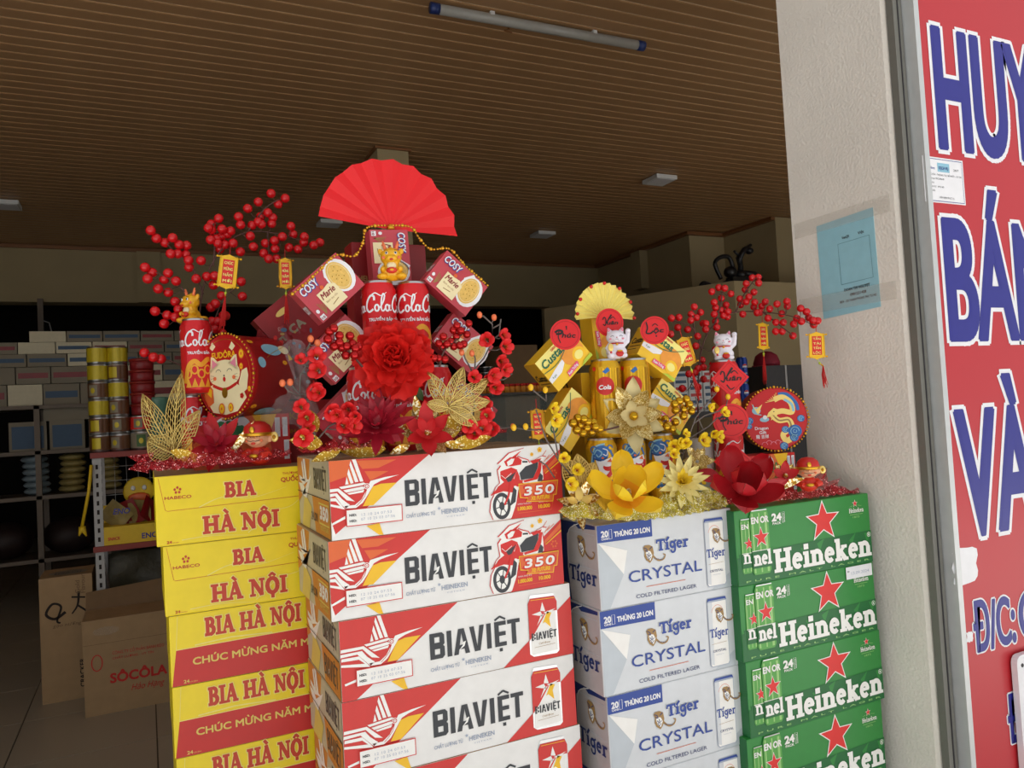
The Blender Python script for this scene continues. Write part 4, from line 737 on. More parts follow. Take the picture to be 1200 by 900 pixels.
# green cartons
hG = .139
def hcan(p, x0, y0, w, h, z):
    p.poly('cangreen', [(x0, y0+h*.92), (x0+w*.08, y0+h), (x0+w*.92, y0+h), (x0+w, y0+h*.92), (x0+w, y0+h*.05), (x0+w*.9, y0), (x0+w*.1, y0), (x0, y0+h*.05)], z)
    for a, b, c in ((.08, .16, 'canlight'), (.78, .9, 'canlight'), (.45, .52, 'canlight')): p.rect(c, x0+a*w, y0+h*.03, x0+b*w, y0+h*.95, z+1)
    p.rect('darkgreen', x0+.0*w, y0+h*.10, x0+w, y0+h*.36, z+2); p.rect('bikewhite', x0, y0+h*.365, x0+w, y0+h*.375, z+3); p.rect('silver', x0+w*.08, y0+h*.985, x0+w*.92, y0+h, z+3)
def gfront():
    p = PR(); p.poly('darkgreen', [(.6, 52), (120, 60), (354.5, 64), (354.5, .6), (.6, .6)], 1)
    for i in range(16): p.poly('green' if i % 2 else 'darkgreen', [(5+i*22, 52+rnd.uniform(-2, 8)), (25+i*22, 52+rnd.uniform(0, 14)), (12+i*22, 40)], 1.5)
    hcan(p, 12, 21.5, 24, 101, 3); p.star('bikewhite', 30, 76, 13, 5.4, 7); p.star('starred', 30, 76, 11.5, 4.6, 8); serif(p, 'bikewhite', 'n', 14, 40, 26, 20, 8)
    p.text('bikewhite', 'EN', 14, 104, 9, 16, z=7, off=.04)
    hcan(p, 35.5, 16.5, 45, 120, 9); p.star('bikewhite', 59, 84.5, 21, 8.6, 13); p.star('starred', 59, 84.5, 18.5, 7.4, 14); serif(p, 'bikewhite', 'nel', 38, 34, 27, 43, 14, .7); p.text('bikewhite', 'EN OR', 37.5, 112, 12, 42, z=13, off=.05)
    p.text('bikewhite', '24', 91, 111, 14, 23, z=3, off=.07); p.text('bikewhite', 'PACK', 92, 104, 4.4, 21, z=3, off=.05); p.loop('bikewhite', [(117, 106), (123, 106), (123, 126), (117, 126)], .7, 3); p.text('bikewhite', '330ml', 122, 107, 3, 16, z=3, ang=90)
    st = [(2240, 1386), (2349, 1277), (2663, 1242), (2386, 1072), (2523, 745), (2228, 909), (1966, 741), (2061, 1047), (1771, 1246), (2107, 1226)]
    st = [(223+48*cos(R(90+36*i))*(1 if i % 2 == 0 else .42), 108-11+44*sin(R(90+36*i))*(1 if i % 2 == 0 else .42)) for i in range(10)]; st[0] = (223, 138.5)
    p.poly('bikewhite', st, 3); c_ = (223, 98); p.poly('starred', [(c_[0]+(x-c_[0])*.88, c_[1]+(y-c_[1])*.88) for x, y in st], 4)
    for g, m, z in ((2.3, 'darkgreen', 3), (1.1, 'bikewhite', 5)): serif(p, m, 'Heineken', 89.5, 14.5, 42, 262, z, g)
    p.arc('bikewhite', 346.5, 56, 4.4, 4.4, 0, 360, 1, 5); p.text('bikewhite', 'R', 344.8, 53.8, 4.4, 3.8, z=5, off=.05)
    p.star('bikewhite', 314, 122, 8, 3.3, 3); p.star('starred', 314, 122, 6.6, 2.6, 4); serif(p, 'bikewhite', 'Heineken', 296, 104, 9, 41, 4); p.line('canlight', [(298, 100), (334, 100)], .8, 3); p.line('canlight', [(298, 116), (307, 118)], .6, 3); p.line('canlight', [(321, 118), (332, 116)], .6, 3); p.text('canlight', '1873', 306, 93, 4, 18, z=3)
    p.text('canlight', 'P U R E   M A L T   L A G E R', 19, 4.6, 3.4, 325, z=3, off=.03); return p.mesh('print')
gr = make_carton('beer_carton', '', .355, .26, hG, ('green', 'darkgreen', 'green'), gfront(), None)
place_stack([gr], [0]*8, (.9765, 1.12, CH-.2075), hG, lambda i, k: f"green beer carton with red star, {ORD[i]} of the right stack", [0, 0, .005, -.004, 0], 'green beer cartons in the right stack')
q = V((.9765+.285, 1.12, CH-.2075-hG))
t = thing('date_sticker', 'small white date sticker on the second green carton', 'sticker', (q.x-.01, 1.1178, q.z-.0258)); part('label', MB().box(0, .073, 0, .0006, 0, .024, 'signwhite').mesh(), t); p = PR(); p.b = 0; p.text('ink', 'NSX', 3, 14, 3, 6, z=1, off=.02); p.text('greyblue', '13.09.2024', 14, 8, 6, 50, z=1); part('print', p.mesh(), t)
# low pallets under the silver and green stacks
for x0, x1, y0, h, lab in ((.68, .965, 1.13, CH-.2035-8*hT, 'low wooden pallet under the silver cartons'), (.97, 1.335, 1.13, CH-.2075-8*hG, 'low wooden pallet under the green cartons')):
    t = thing('pallet', lab, 'pallet', (x0, y0, 0)); n = 4
    for k in range(n): w_ = (x1-x0)/n; part('board', MB().box(k*w_, k*w_+w_*.85, 0, .22, h-.012, h, 'wood').mesh(), t)
    for k in range(3): part('bearer', MB().box(0, x1-x0-.01, k*.1, k*.1+.02, 0, h-.012, 'wood').mesh(), t)
# ---------------------------------------------------------------- cans
def can_body(r, h, m):
    return MB().lathe([(r*.78, .0), (r*.86, .001), (r, .010), (r, h-.014), (r*.84, h-.004), (r*.86, h-.001), (r*.82, h), (r*.78, h-.003), (r*.7, h-.003)], 28, m, ms=['silver', m, m, m, 'silver', 'silver', 'silver', 'silver']).mesh('body')
def cola_print(r, h):
    p = PR(); c = pi*r*1000; p.rect('cola', -c, 11, c, h*1000-15, 0)
    for k in (-1, 1):
        p.line('crimson', [(k*c*.5-8, 12), (k*c*.5-8, h*1000-15)], 10, 1)
    for x0 in (-46, -46+c):
        script(p, 'signwhite', x0, 92, 27, 3); p.text('signwhite', 'TRUYỀN BẢN SẮC', x0+6, 76, 5.2, 58, z=3, off=.05)
        p.line('colagold', catmull([(x0, 20), (x0+6, 50), (x0+18, 62), (x0+30, 55), (x0+44, 66), (x0+60, 58), (x0+75, 40), (x0+86, 20)], 6), 9, 2)
        for i in range(7): p.arc('colagold', x0+6+i*12, 38+8*(i % 2), 6, 8, 0, 360, 3, 2); p.poly('colagold', [(x0+i*12, 12), (x0+6+i*12, 30), (x0+12+i*12, 12)], 2)
    return p.mesh('print', wrap=r+.0002, step=6)
def gold_print(r, h):
    p = PR(); c = pi*r*1000; p.rect('goldcan', -c, 11, c, h*1000-15, 0); q_ = random.Random(3)
    for i in range(22): x = -c+q_.random()*2*c; p.line('yellow' if i % 2 else 'golddeep', [(x, 12), (x+1, h*1000-18)], 1.6, 1)
    for x0 in (-6, c-6): p.ell('crimson', x0+4, 96, 17, 17, 2); p.text('signwhite', 'Cola', x0-8, 90, 8, 22, z=4, shear=.2, off=.05); p.ell('crimson', x0-16, 128, 4, 4, 2); p.poly('blue', [(x0, 122), (x0+10, 130), (x0+14, 124), (x0+6, 118)], 2)
    for i in range(16): p.ell(q_.choice(('crimson', 'navy', 'signwhite', 'orange')), -c+8+q_.random()*24, 20+i*6.5, 3.5, 3, 3, 8)
    return p.mesh('print', wrap=r+.0002, step=6)
def lion_print(r, h):
    p = PR(); c = pi*r*1000; p.rect('goldcan', -c, 11, c, h*1000-15, 0)
    p.dy = 14
    for x0 in (2, c+2):
        p.poly('signwhite', [(x0-16, 100), (x0-2, 92), (x0+18, 98), (x0+22, 84), (x0+14, 64), (x0-2, 58), (x0-8, 74)], 1); p.ell('blue', x0-5, 104, 15, 13, 1); p.line('lightblue', catmull([(x0-16, 104), (x0-10, 112), (x0-2, 106), (x0-8, 99), (x0-12, 104)], 5), 2, 4); p.line('signwhite', catmull([(x0, 114), (x0+8, 110), (x0+6, 101), (x0, 104)], 5), 1.6, 4); p.ell('orange', x0-1, 97, 2.4, 2, 5, 8); p.line('navy', [(x0-18, 96), (x0-6, 93), (x0+8, 97)], 1.6, 5); p.ell('crimson', x0+8, 80, 9, 7, 5); p.ell('signwhite', x0+7, 84, 7, 3, 6); p.line('lightblue', catmull([(x0-22, 84), (x0-20, 100), (x0-12, 118), (x0+4, 122)], 5), 3, 2)
        p.line('blue', catmull([(x0-20, 84), (x0-14, 110), (x0, 118), (x0+14, 108), (x0+20, 96)], 5), 4, 2); p.line('crimson', catmull([(x0-8, 70), (x0+4, 62), (x0+17, 76), (x0+20, 88)], 5), 7, 4); p.line('signwhite', [(x0-2, 70), (x0+14, 80)], 3, 5)
        p.poly('orange', [(x0+6, 90), (x0+14, 96), (x0+16, 88)], 4); p.line('navy', catmull([(x0-18, 60), (x0-6, 54), (x0+8, 50), (x0+16, 56)], 4), 3, 2)
        for k in range(7): p.arc('lightblue', x0-18+k*6, 48-3*(k % 2), 5, 6, 0, 270, 2, 2)
        for k in range(6): p.ell('blue', x0-14+k*6, 36-2*(k % 2), 3.4, 4, 2, 8)
        p.arc('blue', x0-16, 112, 6, 6, 0, 300, 2.4, 3); p.arc('blue', x0+14, 114, 5, 5, 0, 300, 2.4, 3); p.ell('lightblue', x0+18, 70, 3, 4, 4, 8)
    return p.mesh('print', wrap=r+.0002, step=5)
CANS = {}
def can(kind, label, X, Y, z, yaw=0, group=None, r=.0288, h=.1465):
    if kind not in CANS: CANS[kind] = (can_body(r, h, {'cola': 'cola', 'gold': 'goldcan', 'lion': 'goldcan'}[kind]), {'cola': cola_print, 'gold': gold_print, 'lion': lion_print}[kind](r, h), MB().box(-.006, .006, -.013, .002, h-.0028, h-.0018, 'silver').mesh('tab'))
    b, p_, tb_ = CANS[kind]; t = thing('drink_can', label, 'can', (X, Y, z), yaw, group=group); part('body', b, t); part('print', p_, t); part('pull_tab', tb_, t); return t
HC_ = .147
ZR, ZY, ZT, ZG = CH-.06, CH-.078, CH-.2035, CH-.2075
for i, (x, yw) in enumerate(((428, 30), (470, 22), (511, 30))):
    q = at(x, 470, 1.285); can('cola', f"red cola can, {['left','middle','right'][i]} one of the bottom row under the red peony", q.x, 1.285, ZR+.0025, R(yw), 'red cola cans behind the peony')
for i, (x, yw) in enumerate(((444.5, 26), (483.5, 14))):
    q = at(x, 360, 1.285); can('cola', f"red cola can, {['left','right'][i]} one of the upper pair under the dragon figure", q.x, 1.285, ZR+.0025+HC_, R(yw), 'red cola cans behind the peony')
q = at(228, 400, 1.675)
can('cola', 'red cola can at the foot of the tower on the left stack', q.x-.002, 1.68, ZY, R(40)); can('cola', 'red cola can carrying the small yellow dragon on the left stack', q.x, 1.62, ZY+HC_, R(42))
q = at(848, 430, 1.245)
can('cola', 'red cola can at the foot of the tower with the red cards', q.x, 1.245, ZG, R(-60)); CRX = q.x; can('cola', 'red cola can carrying the white cat on the right stack', q.x, 1.245, ZG+HC_-.004, R(-120))
for i, x in enumerate((704, 738, 773)):
    q = at(x, 520, 1.215); can('lion', f"gold can with blue lion mask, {['left','middle','right'][i]} one of the row behind the yellow flower", q.x, 1.215, ZT, R((-30, -20, -38)[i]), 'gold lion cans')
for i, x in enumerate((709, 743)):
    q = at(x, 440, 1.215); can('gold', f"gold can with a red circle, {['left','right'][i]} one of the pair under the white cat", q.x, 1.215, ZT+HC_-.002, R((-30, -36)[i]), 'gold cans under the cat')
# ---------------------------------------------------------------- biscuit and cake boxes
def crisp(w, d, h, m, art, depth_art=None):
    """box centred on its front face; returns builder meshes"""
    bm_me = soft_box(w, d, h, m, m, m, .0008)
    for v in bm_me.vertices: v.co.x -= w/2; v.co.z -= h/2
    p = PR(); p.dx = -w*500; p.dy = -h*500; art(p, w*1000, h*1000); q_ = PR(); q_.dx = 0; q_.dy = -h*500
    if depth_art: depth_art(q_, d*1000, h*1000)
    return bm_me, p.mesh('print'), (q_.mesh('side_print') if q_.v else None)
def marie_art(p, w, h):
    p.ell('signwhite', w*.78, h*.55, w*.24, h*.42, 1); p.poly('signwhite', [(w*.55, h*.75), (w*.66, h*.99), (w*.8, h*.9), (w*.6, h*.5)], 1); p.ell('cookie', w*.76, h*.56, w*.185, h*.36, 2, 24); p.ell('cream', w*.76, h*.56, w*.165, h*.32, 3, 24); p.ell('cookie', w*.76, h*.56, w*.155, h*.31, 4, 24)
    for i in range(12): a = i*2.4; p.ell('golddeep', w*.76+w*.035*math.sqrt(i)*cos(a), h*.56+h*.07*math.sqrt(i)*sin(a), 1, 1, 5, 6)
    p.poly('cream', [(w*.24, h*.06), (w*.62, h*.06), (w*.62, h*.5), (w*.52, h*.6), (w*.4, h*.57), (w*.24, h*.57)], 6)
    p.text('maroon', 'Marie', w*.27, h*.38, h*.15, w*.28, z=7, shear=.25, off=.03); p.text('tigergold', 'Bánh quy sữa', w*.29, h*.27, h*.05, w*.24, z=7); p.ell('orange', w*.4, h*.62, w*.035, w*.035, 7, 10)
    p.line('tigergold', [(w*.35, h*.16), (w*.5, h*.2)], 1.4, 7)
    p.text('cosyblue', 'COSY', w*.06, h*.71, h*.19, w*.36, z=7, off=.05, shear=.12, space=1.05); p.text('signwhite', 'COSY', w*.055, h*.725, h*.19, w*.35, z=8, off=.02, shear=.12, space=1.05)
    p.poly('signwhite', [(w*.03, h*.04), (w*.12, h*.04), (w*.12, h*.16), (w*.03, h*.16)], 3); p.text('maroon', '10', w*.045, h*.06, h*.06, w*.06, z=4, off=.04); p.ell('signwhite', w*.07, h*.27, w*.03, h*.05, 3, 10)
    for i in range(5): p.line('tigergold', [(w*.16, h*.1), (w*(.14+.03*i), h*(.42-.03*i))], 1, 2)
def marie_side(p, w, h): p.text('signwhite', 'COSY', w*.15, h*.35, h*.2, w*.7, off=.05)
COSY = crisp(.099, .036, .071, 'cosyred', marie_art, marie_side)
def boxat(meshes, name, label, x, y, Y, roll, yaw=0, group=None, W=.099):
    t = thing(name, label, 'box', at(x, y, Y), R(yaw), R(-roll), group=group); part('carton_body', meshes[0], t); part('front_print', meshes[1], t)
    if meshes[2]: part('side_print', meshes[2], t, None, Matrix.Translation((-W/2-.0001, .0, 0)) @ Matrix.Rotation(R(-90), 4, 'Z') @ Matrix.Translation((-.036, 0, 0)))
    return t
G_ = 'pink red biscuit boxes around the cola cans'
boxat(COSY, 'biscuit_box', 'upright pink red biscuit box behind the yellow dragon figure', 458, 301, 1.33, -88, -2, G_)
boxat(COSY, 'biscuit_box', 'tilted biscuit box under the beads, upper left of the cola cans', 386, 337, 1.27, 42, 0, G_)
boxat(COSY, 'biscuit_box', 'tilted biscuit box under the beads, upper right of the cola cans', 535, 332, 1.27, -41, 0, G_)
boxat(COSY, 'biscuit_box', 'tilted biscuit box behind the left red berries', 399, 409, 1.30, 44, 0, G_)
boxat(COSY, 'biscuit_box', 'tilted biscuit box behind the right red berries', 543, 403, 1.30, -41, 0, G_)
boxat(COSY, 'biscuit_box', 'lowest left biscuit box half hidden by red blossoms', 410, 484, 1.33, 44, 0, G_)
boxat(COSY, 'biscuit_box', 'lowest right biscuit box half hidden by gold leaves', 549, 479, 1.33, -41, 0, G_)
def custa_art(p, w, h):
    p.poly('paleyellow', [(0, h), (w, h), (w, h*.6), (0, h*.75)], .5)
    p.poly('signwhite', [(0, h*.42), (w*.25, h*.5), (w*.5, h*.55), (w*.45, h*.42), (w*.3, h*.3), (0, h*.28)], 1); p.ell('custorange', w*.72, h*.48, w*.26, h*.34, 2, 24); p.ell('yellow', w*.80, h*.3, w*.15, h*.2, 3, 18); p.ell('paleyellow', w*.79, h*.3, w*.1, h*.12, 4, 14)
    p.line('custgreen', catmull([(0, h*.62), (w*.3, h*.56), (w*.6, h*.66), (w*.9, h*.95)], 6), 1.4, 4); p.text('custgreen', 'Custas', w*.06, h*.68, h*.22, w*.58, z=5, off=.03, shear=.12)
    p.poly('pink', [(w*.35, h*.06), (w*.66, h*.1), (w*.68, h*.22), (w*.37, h*.2)], 6); p.text('signwhite', 'Kem Trứng', w*.38, h*.1, h*.07, w*.26, z=7, off=.04, ang=4); p.poly('lime', [(w*.68, 0), (w, 0), (w, h*.1), (w*.8, h*.08)], 5); p.text('crimson', 'ORION', w*.4, h*.9, h*.06, w*.18, z=5, off=.04); p.text('custgreen', '6 gói', w*.08, h*.35, h*.06, w*.1, z=5)
def custa_side(p, w, h): p.rect('custdark', -1, 1, w-1, h-1, .3); p.text('black', 'Custas', w*.1, h*.4, h*.2, w*.8, off=.04, shear=.1); p.line('olive', [(w*.1, h*.3), (w*.9, h*.3)], 2); p.line('olive', [(w*.1, h*.2), (w*.7, h*.2)], 2)
CUST = crisp(.098, .044, .068, 'custa', custa_art, custa_side)
G_ = 'yellow cake boxes around the gold cans'
for lab, x, y, Y, roll in (('tilted yellow cake box under the left round red card', 661, 421, 1.20, 41), ('tilted yellow cake box under the right round red card', 777, 414, 1.20, -35), ('upright yellow cake box behind the white cat and round red card', 713, 395, 1.262, -86), ('lower left yellow cake box behind the gold berries', 669, 492, 1.23, 50), ('lower right yellow cake box behind the gold berries', 786, 476, 1.22, -40)):
    t = thing('cake_box', lab, 'box', at(x, y, Y), 0, R(-roll), group=G_); part('carton_body', CUST[0], t); part('front_print', CUST[1], t); part('side_print', CUST[2], t, None, Matrix.Translation((-.049-.0001, .044, 0)) @ Matrix.Rotation(R(-90), 4, 'Z'))
q = at(694, 440, 1.27); o = thing('cake_box', 'tall narrow yellow cake box standing behind the gold cans', 'box', (q.x-.03, 1.262, ZT), group=G_); part('carton_body', soft_box(.075, .09, .27, 'custa', 'custdark', 'custa', .001), o); p = PR(); p.ang = R(-90); p.dy = 255; p.text('black', 'Custas', 0, 20, 20, 90, off=.04); p.text('black', 'Custas', 120, 20, 20, 90, off=.04); part('side_print', p.mesh(), o, None, Matrix.Translation((0, .09, 0)) @ Matrix.Rotation(R(-90), 4, 'Z'))
# cracker boxes lying on the outer stacks
def afc_art(p, w, h):
    p.poly('orange', [(w*.5, h), (w*.72, h), (w*.8, h*.3), (w*.55, h*.1), (w*.45, h*.5)], 1); p.poly('yellow', [(w*.6, h), (w*.86, h), (w*.76, h*.5)], 2); p.ell('crimson', w*.66, h*.62, w*.06, h*.14, 3, 12); p.ell('afcgreen', w*.63, h*.75, w*.02, h*.06, 4, 8); p.poly('orange', [(0, 0), (w*.25, 0), (w*.12, h*.7), (0, h*.5)], 1)
    p.ell('signwhite', w*.32, h*.78, w*.11, h*.2, 3, 18); p.ell('signwhite', w*.48, h*.78, w*.11, h*.2, 3, 18); p.poly('signwhite', [(w*.22, h*.7), (w*.58, h*.7), (w*.4, h*.25)], 3)
    p.text('afcgreen', 'ORine', w*.23, h*.6, h*.3, w*.35, z=4, off=.08); p.text('signwhite', 'CRACKER', w*.06, h*.85, h*.08, w*.14, z=3, off=.03); p.text('afcgreen', 'rau cải', w*.34, h*.46, h*.1, w*.14, z=4)
    for a, b in ((.84, .55), (.92, .55), (.93, .1)): p.rect('signwhite', w*a, h*b, w*(a+.055), h*(b+.38), 4); [p.line('greyblue', [(w*(a+.01+k*.012), h*(b+.04)), (w*(a+.01+k*.012), h*(b+.34))], .6, 5) for k in range(4)]
t = thing('cracker_box', 'red cracker box lying under the round cat tin on the left stack', 'box', (at(226, 500, 1.575).x, 1.575, ZY)); part('carton_body', soft_box(.178, .05, .100, 'afcred', 'afcred', 'afcred', .0008), t); p = PR(); afc_art(p, 178, 100); part('front_print', p.mesh(), t)
ab = at(876, 540, 1.21); t = thing('cracker_box', 'red cracker box lying under the round dragon tin on the right stack', 'box', (ab.x, 1.23, ZG)); part('carton_body', soft_box(.15, .06, .088, 'afcred', 'afcred', 'afcred', .0008), t); p = PR(); afc_art(p, 150, 88); part('front_print', p.mesh(), t)
# ---------------------------------------------------------------- round tins with bead rims
def bead_ring(R_, n, r0, r1):
    mb = MB()
    for i in range(n): a = 2*pi*i/n; mb.ball((R_*cos(a), -.002, R_*sin(a)), r1 if i % 5 == 0 else r0, 'gold', 7, 5)
    return mb.mesh('bead_rim')
def round_tin(label, loc, yaw, r, dep, art, sidem):
    t = thing('round_tin', label, 'tin', loc, yaw); RX = Matrix.Rotation(R(-90), 4, 'X')
    part('body', MB().lathe([(r*.97, -dep), (r, -dep+.002), (r, -.014), (r*1.012, -.013), (r*1.012, -.001), (r*.99, 0)], 48, 'tinred', T=RX @ Matrix.Scale(-1, 4, (0, 0, 1))).mesh(), t)
    part('bead_rim', bead_ring(r*1.035, 60, .0022, .0034), t); p = PR(); art(p, r*1000); part('lid_print', p.mesh(), t)
    return t
def coin(p, x, y, a, z=2): p.ell('orange', x, y, a, a*1.25, z, 14); p.ell('yellow', x, y, a*.75, a, z+1, 12); p.rect('orange', x-a*.22, y-a*.3, x+a*.22, y+a*.3, z+2)
def cat_art(p, r):
    p.ell('tinred', 0, 0, r*.97, r*.97, 1, 40); p.arc('gold', 0, 0, r*.9, r*.9, 0, 360, 1, 2, 40)
    p.text('yellow', 'EUDÔRA', -r*.42, r*.45, r*.15, r*.84, z=3, off=.03)
    for x, y, a in ((-.7, .12, .09), (.62, .5, .1), (.6, .2, .07), (-.12, -.78, .11), (.2, -.76, .09), (.85, -.35, .06)): coin(p, x*r, y*r, a*r, 8 if y < -.5 else 2)
    for x, y in ((-.4, .72), (.3, .68)): p.poly('cream', [(x*r-r*.1, y*r), (x*r, y*r-r*.08), (x*r+r*.12, y*r+r*.02), (x*r, y*r+r*.14)], 2)
    w_ = 'cream'
    p.poly(w_, [(-.45*r, -.86*r), (-.72*r, -.5*r), (-.66*r, -.25*r), (-.3*r, -.15*r), (.3*r, -.15*r), (.62*r, -.3*r), (.75*r, -.55*r), (.42*r, -.86*r), (0, -.93*r)], 3); p.ell(w_, 0, .06*r, .56*r, .34*r, 4, 26)
    for s in (-1, 1):
        p.poly(w_, [(s*.5*r, .1*r), (s*.46*r, .5*r), (s*.36*r, .48*r), (s*.14*r, .3*r)], 4); p.poly('catpink', [(s*.42*r, .2*r), (s*.42*r, .44*r), (s*.22*r, .3*r)], 5); p.arc('ink', s*.2*r, .1*r, .09*r, .07*r, 10, 170, 1, 6)
        for k in range(3): p.line('ink', [(s*.36*r, (.02-.05*k)*r), (s*.48*r, (.04-.08*k)*r)], .5, 6)
        p.ell('blush', s*.34*r, -.04*r, .06*r, .05*r, 5, 10)
    p.ell('crimson', 0, -.07*r, .05*r, .06*r, 6, 10); p.ell('ink', 0, .02*r, .03*r, .02*r, 6, 8); p.line('crimson', catmull([(-.42*r, -.2*r), (0, -.32*r), (.42*r, -.2*r)], 6), 6, 5); p.ell('gold', 0, -.4*r, .1*r, .13*r, 6, 14)
    p.poly(w_, [(.5*r, -.2*r), (.62*r, .1*r), (.8*r, .16*r), (.84*r, -.02*r), (.78*r, -.35*r), (.6*r, -.45*r)], 4); p.poly('orange', [(-.6*r, -.12*r), (-.42*r, -.3*r), (-.4*r, -.62*r), (-.6*r, -.72*r), (-.74*r, -.45*r), (-.72*r, -.2*r)], 6)
    p.poly('yellow', [(-.62*r, -.18*r), (-.46*r, -.32*r), (-.48*r, -.5*r), (-.7*r, -.34*r)], 7)
    for k in range(5): a = R(72*k); p.ell('crimson', .6*r+3*cos(a), -.5*r+3*sin(a), 2.6, 2.6, 7, 8)
q = at(263.5, 441, 1.565); tinL = round_tin('red round tin with a white lucky cat and gold bead rim on the left stack', q, R(-56), .0795, .105, cat_art, 'cat')
p = PR()
for x0 in (-120, 20): p.ell('lightblue', x0+40, 60, 15, 24, 1, 16); p.ell('cream', x0+40, 90, 11, 12, 2, 14); p.ell('lightblue', x0+70, 24, 11, 9, 1, 12); coin(p, x0+20, 20, 6); coin(p, x0+70, 80, 5); p.poly('yellow', [(x0+50, 95), (x0+62, 104), (x0+66, 92)], 3); p.line('gold', catmull([(x0+30, 100), (x0+48, 60), (x0+60, 40)], 5), 1.2, 2)
# wrapped side print of the cat tin: sheet bent round the drum
sp = p.mesh('side_print', wrap=.0797, step=8)
part('side_print', sp, tinL, None, Matrix.Rotation(R(-90), 4, 'X') @ Matrix.Rotation(R(-100), 4, 'Z') @ Matrix.Translation((0, 0, -.105)) @ Matrix.Scale(-1, 4, (0, 1, 0)) if False else Matrix.Rotation(R(-90), 4, 'X') @ Matrix.Rotation(R(110), 4, 'Z'))
def dragon_art(p, r):
    p.ell('tinred', 0, 0, r*.97, r*.97, 1, 40)
    p.line('goldlight', [(x*r, y*r) for x, y in catmull([(-.02, .62), (.25, .7), (.5, .5), (.52, .2), (.2, .25), (-.1, .15), (.1, -.05), (.4, -.05), (.48, -.3), (.2, -.5), (.3, -.72), (.5, -.6)], 6)], r*.17, 3)
    p.line('blue', [(x*r, y*r) for x, y in catmull([(.12, .8), (.4, .78), (.66, .5), (.72, .25)], 6)], r*.1, 2); p.line('lightblue', [(x*r, y*r) for x, y in catmull([(.3, .62), (.52, .46), (.58, .22)], 6)], r*.08, 4); p.line('tigergold', [(x*r, y*r) for x, y in catmull([(-.1, .15), (.1, -.05), (.4, -.05), (.48, -.3)], 6)], r*.05, 5)
    p.poly('goldlight', [(-.22*r, .22*r), (-.3*r, .06*r), (-.12*r, .1*r), (-.16*r, -.04*r), (.04*r, .1*r), (.1*r, .3*r), (-.05*r, .36*r)], 5); p.ell('ink', -.05*r, .24*r, 1.3, 1.3, 6, 6)
    for a in range(7): p.line('goldlight', [(.0*r, .6*r), ((-.3+.06*a)*r, (.55+.05*a)*r)], 1, 4); p.line('goldlight', [(.3*r, -.6*r), ((.1+.06*a)*r, (-.9+.02*a)*r)], 1, 4)
    p.ell('lightblue', -.6*r, .3*r, .14*r, .12*r, 3, 12); p.poly('goldlight', [(-.75*r, .55*r), (-.6*r, .35*r), (-.4*r, .5*r), (-.55*r, .15*r)], 4); p.line('lightblue', [(-.7*r, .5*r), (-.66*r, .2*r), (-.45*r, .15*r)], 2, 5)
    for x, y, s in ((-.9, -.02, .12), (-.92, -.2, .09), (.85, -.02, .12), (.62, -.42, .22), (.58, -.62, .14), (.22, -.88, .13), (.3, -.35, .12)):
        p.ell('blue', x*r*.93, y*r, s*r, s*r*.95, 5, 14); p.arc('lightblue', x*r*.93, y*r, s*r*.6, s*r*.6, 0, 300, 1.4, 6); p.arc('lightblue', x*r*.93, y*r, s*r*.25, s*r*.25, 90, 400, 1.2, 6, 8)
    p.ell('lightblue', -.36*r, .0, .15*r, .08*r, 4, 12); p.ell('signwhite', -.34*r, .07*r, .07*r, .07*r, 5, 10)
    p.text('signwhite', 'Dragon', -.68*r, -.32*r, .1*r, .42*r, z=4, off=.03); p.text('signwhite', 'Gift', -.55*r, -.46*r, .1*r, .22*r, z=4, off=.03); p.text('signwhite', '龍 吉祥', -.66*r, -.6*r, .1*r, .4*r, z=4, off=.02)
    for k in range(5): p.arc('catpink', (-.4+.14*k)*r, -.82*r+(k % 2)*3, .09*r, .09*r, 0, 180, 1, 3, 8)
q = at(909, 491, 1.235); tinR = round_tin('red round tin with a golden dragon and gold bead rim on the right stack', q, R(-30), .0655, .075, dragon_art, 'dragon')
# ---------------------------------------------------------------- folded paper fans
def fan(label, x, y, Y, r, m, a0, a1, n, amp, bead, yaw=0):
    t = thing('paper_fan', label, 'fan', at(x, y, Y), R(yaw)); mb = MB(); k = 2*n
    def fn(u, v):
        i = round(u*k); a = R(a0+(a1-a0)*u); rr = r*(.05+.95*v)*(1 if i % 2 == 0 or v < .9 else .985)
        return (rr*cos(a), (amp if i % 2 else -amp)*v, rr*sin(a))
    mb.grid(fn, k, 4, m, smooth=False); mb.grid(lambda u, v: tuple(a+b for a, b in zip(fn(u, v), (0, .0006, 0))), k, 4, m, smooth=False); part('pleated_leaf', mb.mesh(), t); part('hub_bead', MB().ball((0, -.006, .002), bead, 'gold', 12, 8).mesh(), t); return t
fan('large pleated red paper fan standing above the cola display', 457, 269, 1.36, .132, 'fanred', -3, 168+5, 10, .0042, .0075)
tf = fan('small pleated pale yellow paper fan above the gold cans', 709, 371, 1.25, .0665, 'fanyellow', -6, 186, 16, .0035, .003)
for a in (-3, 26, 58, 90, 118, 150, 176): part('rim_bead', MB().ball((.064*cos(R(a)), -.005, .064*sin(R(a))), .0036, 'berry', 8, 6).mesh(), tf)
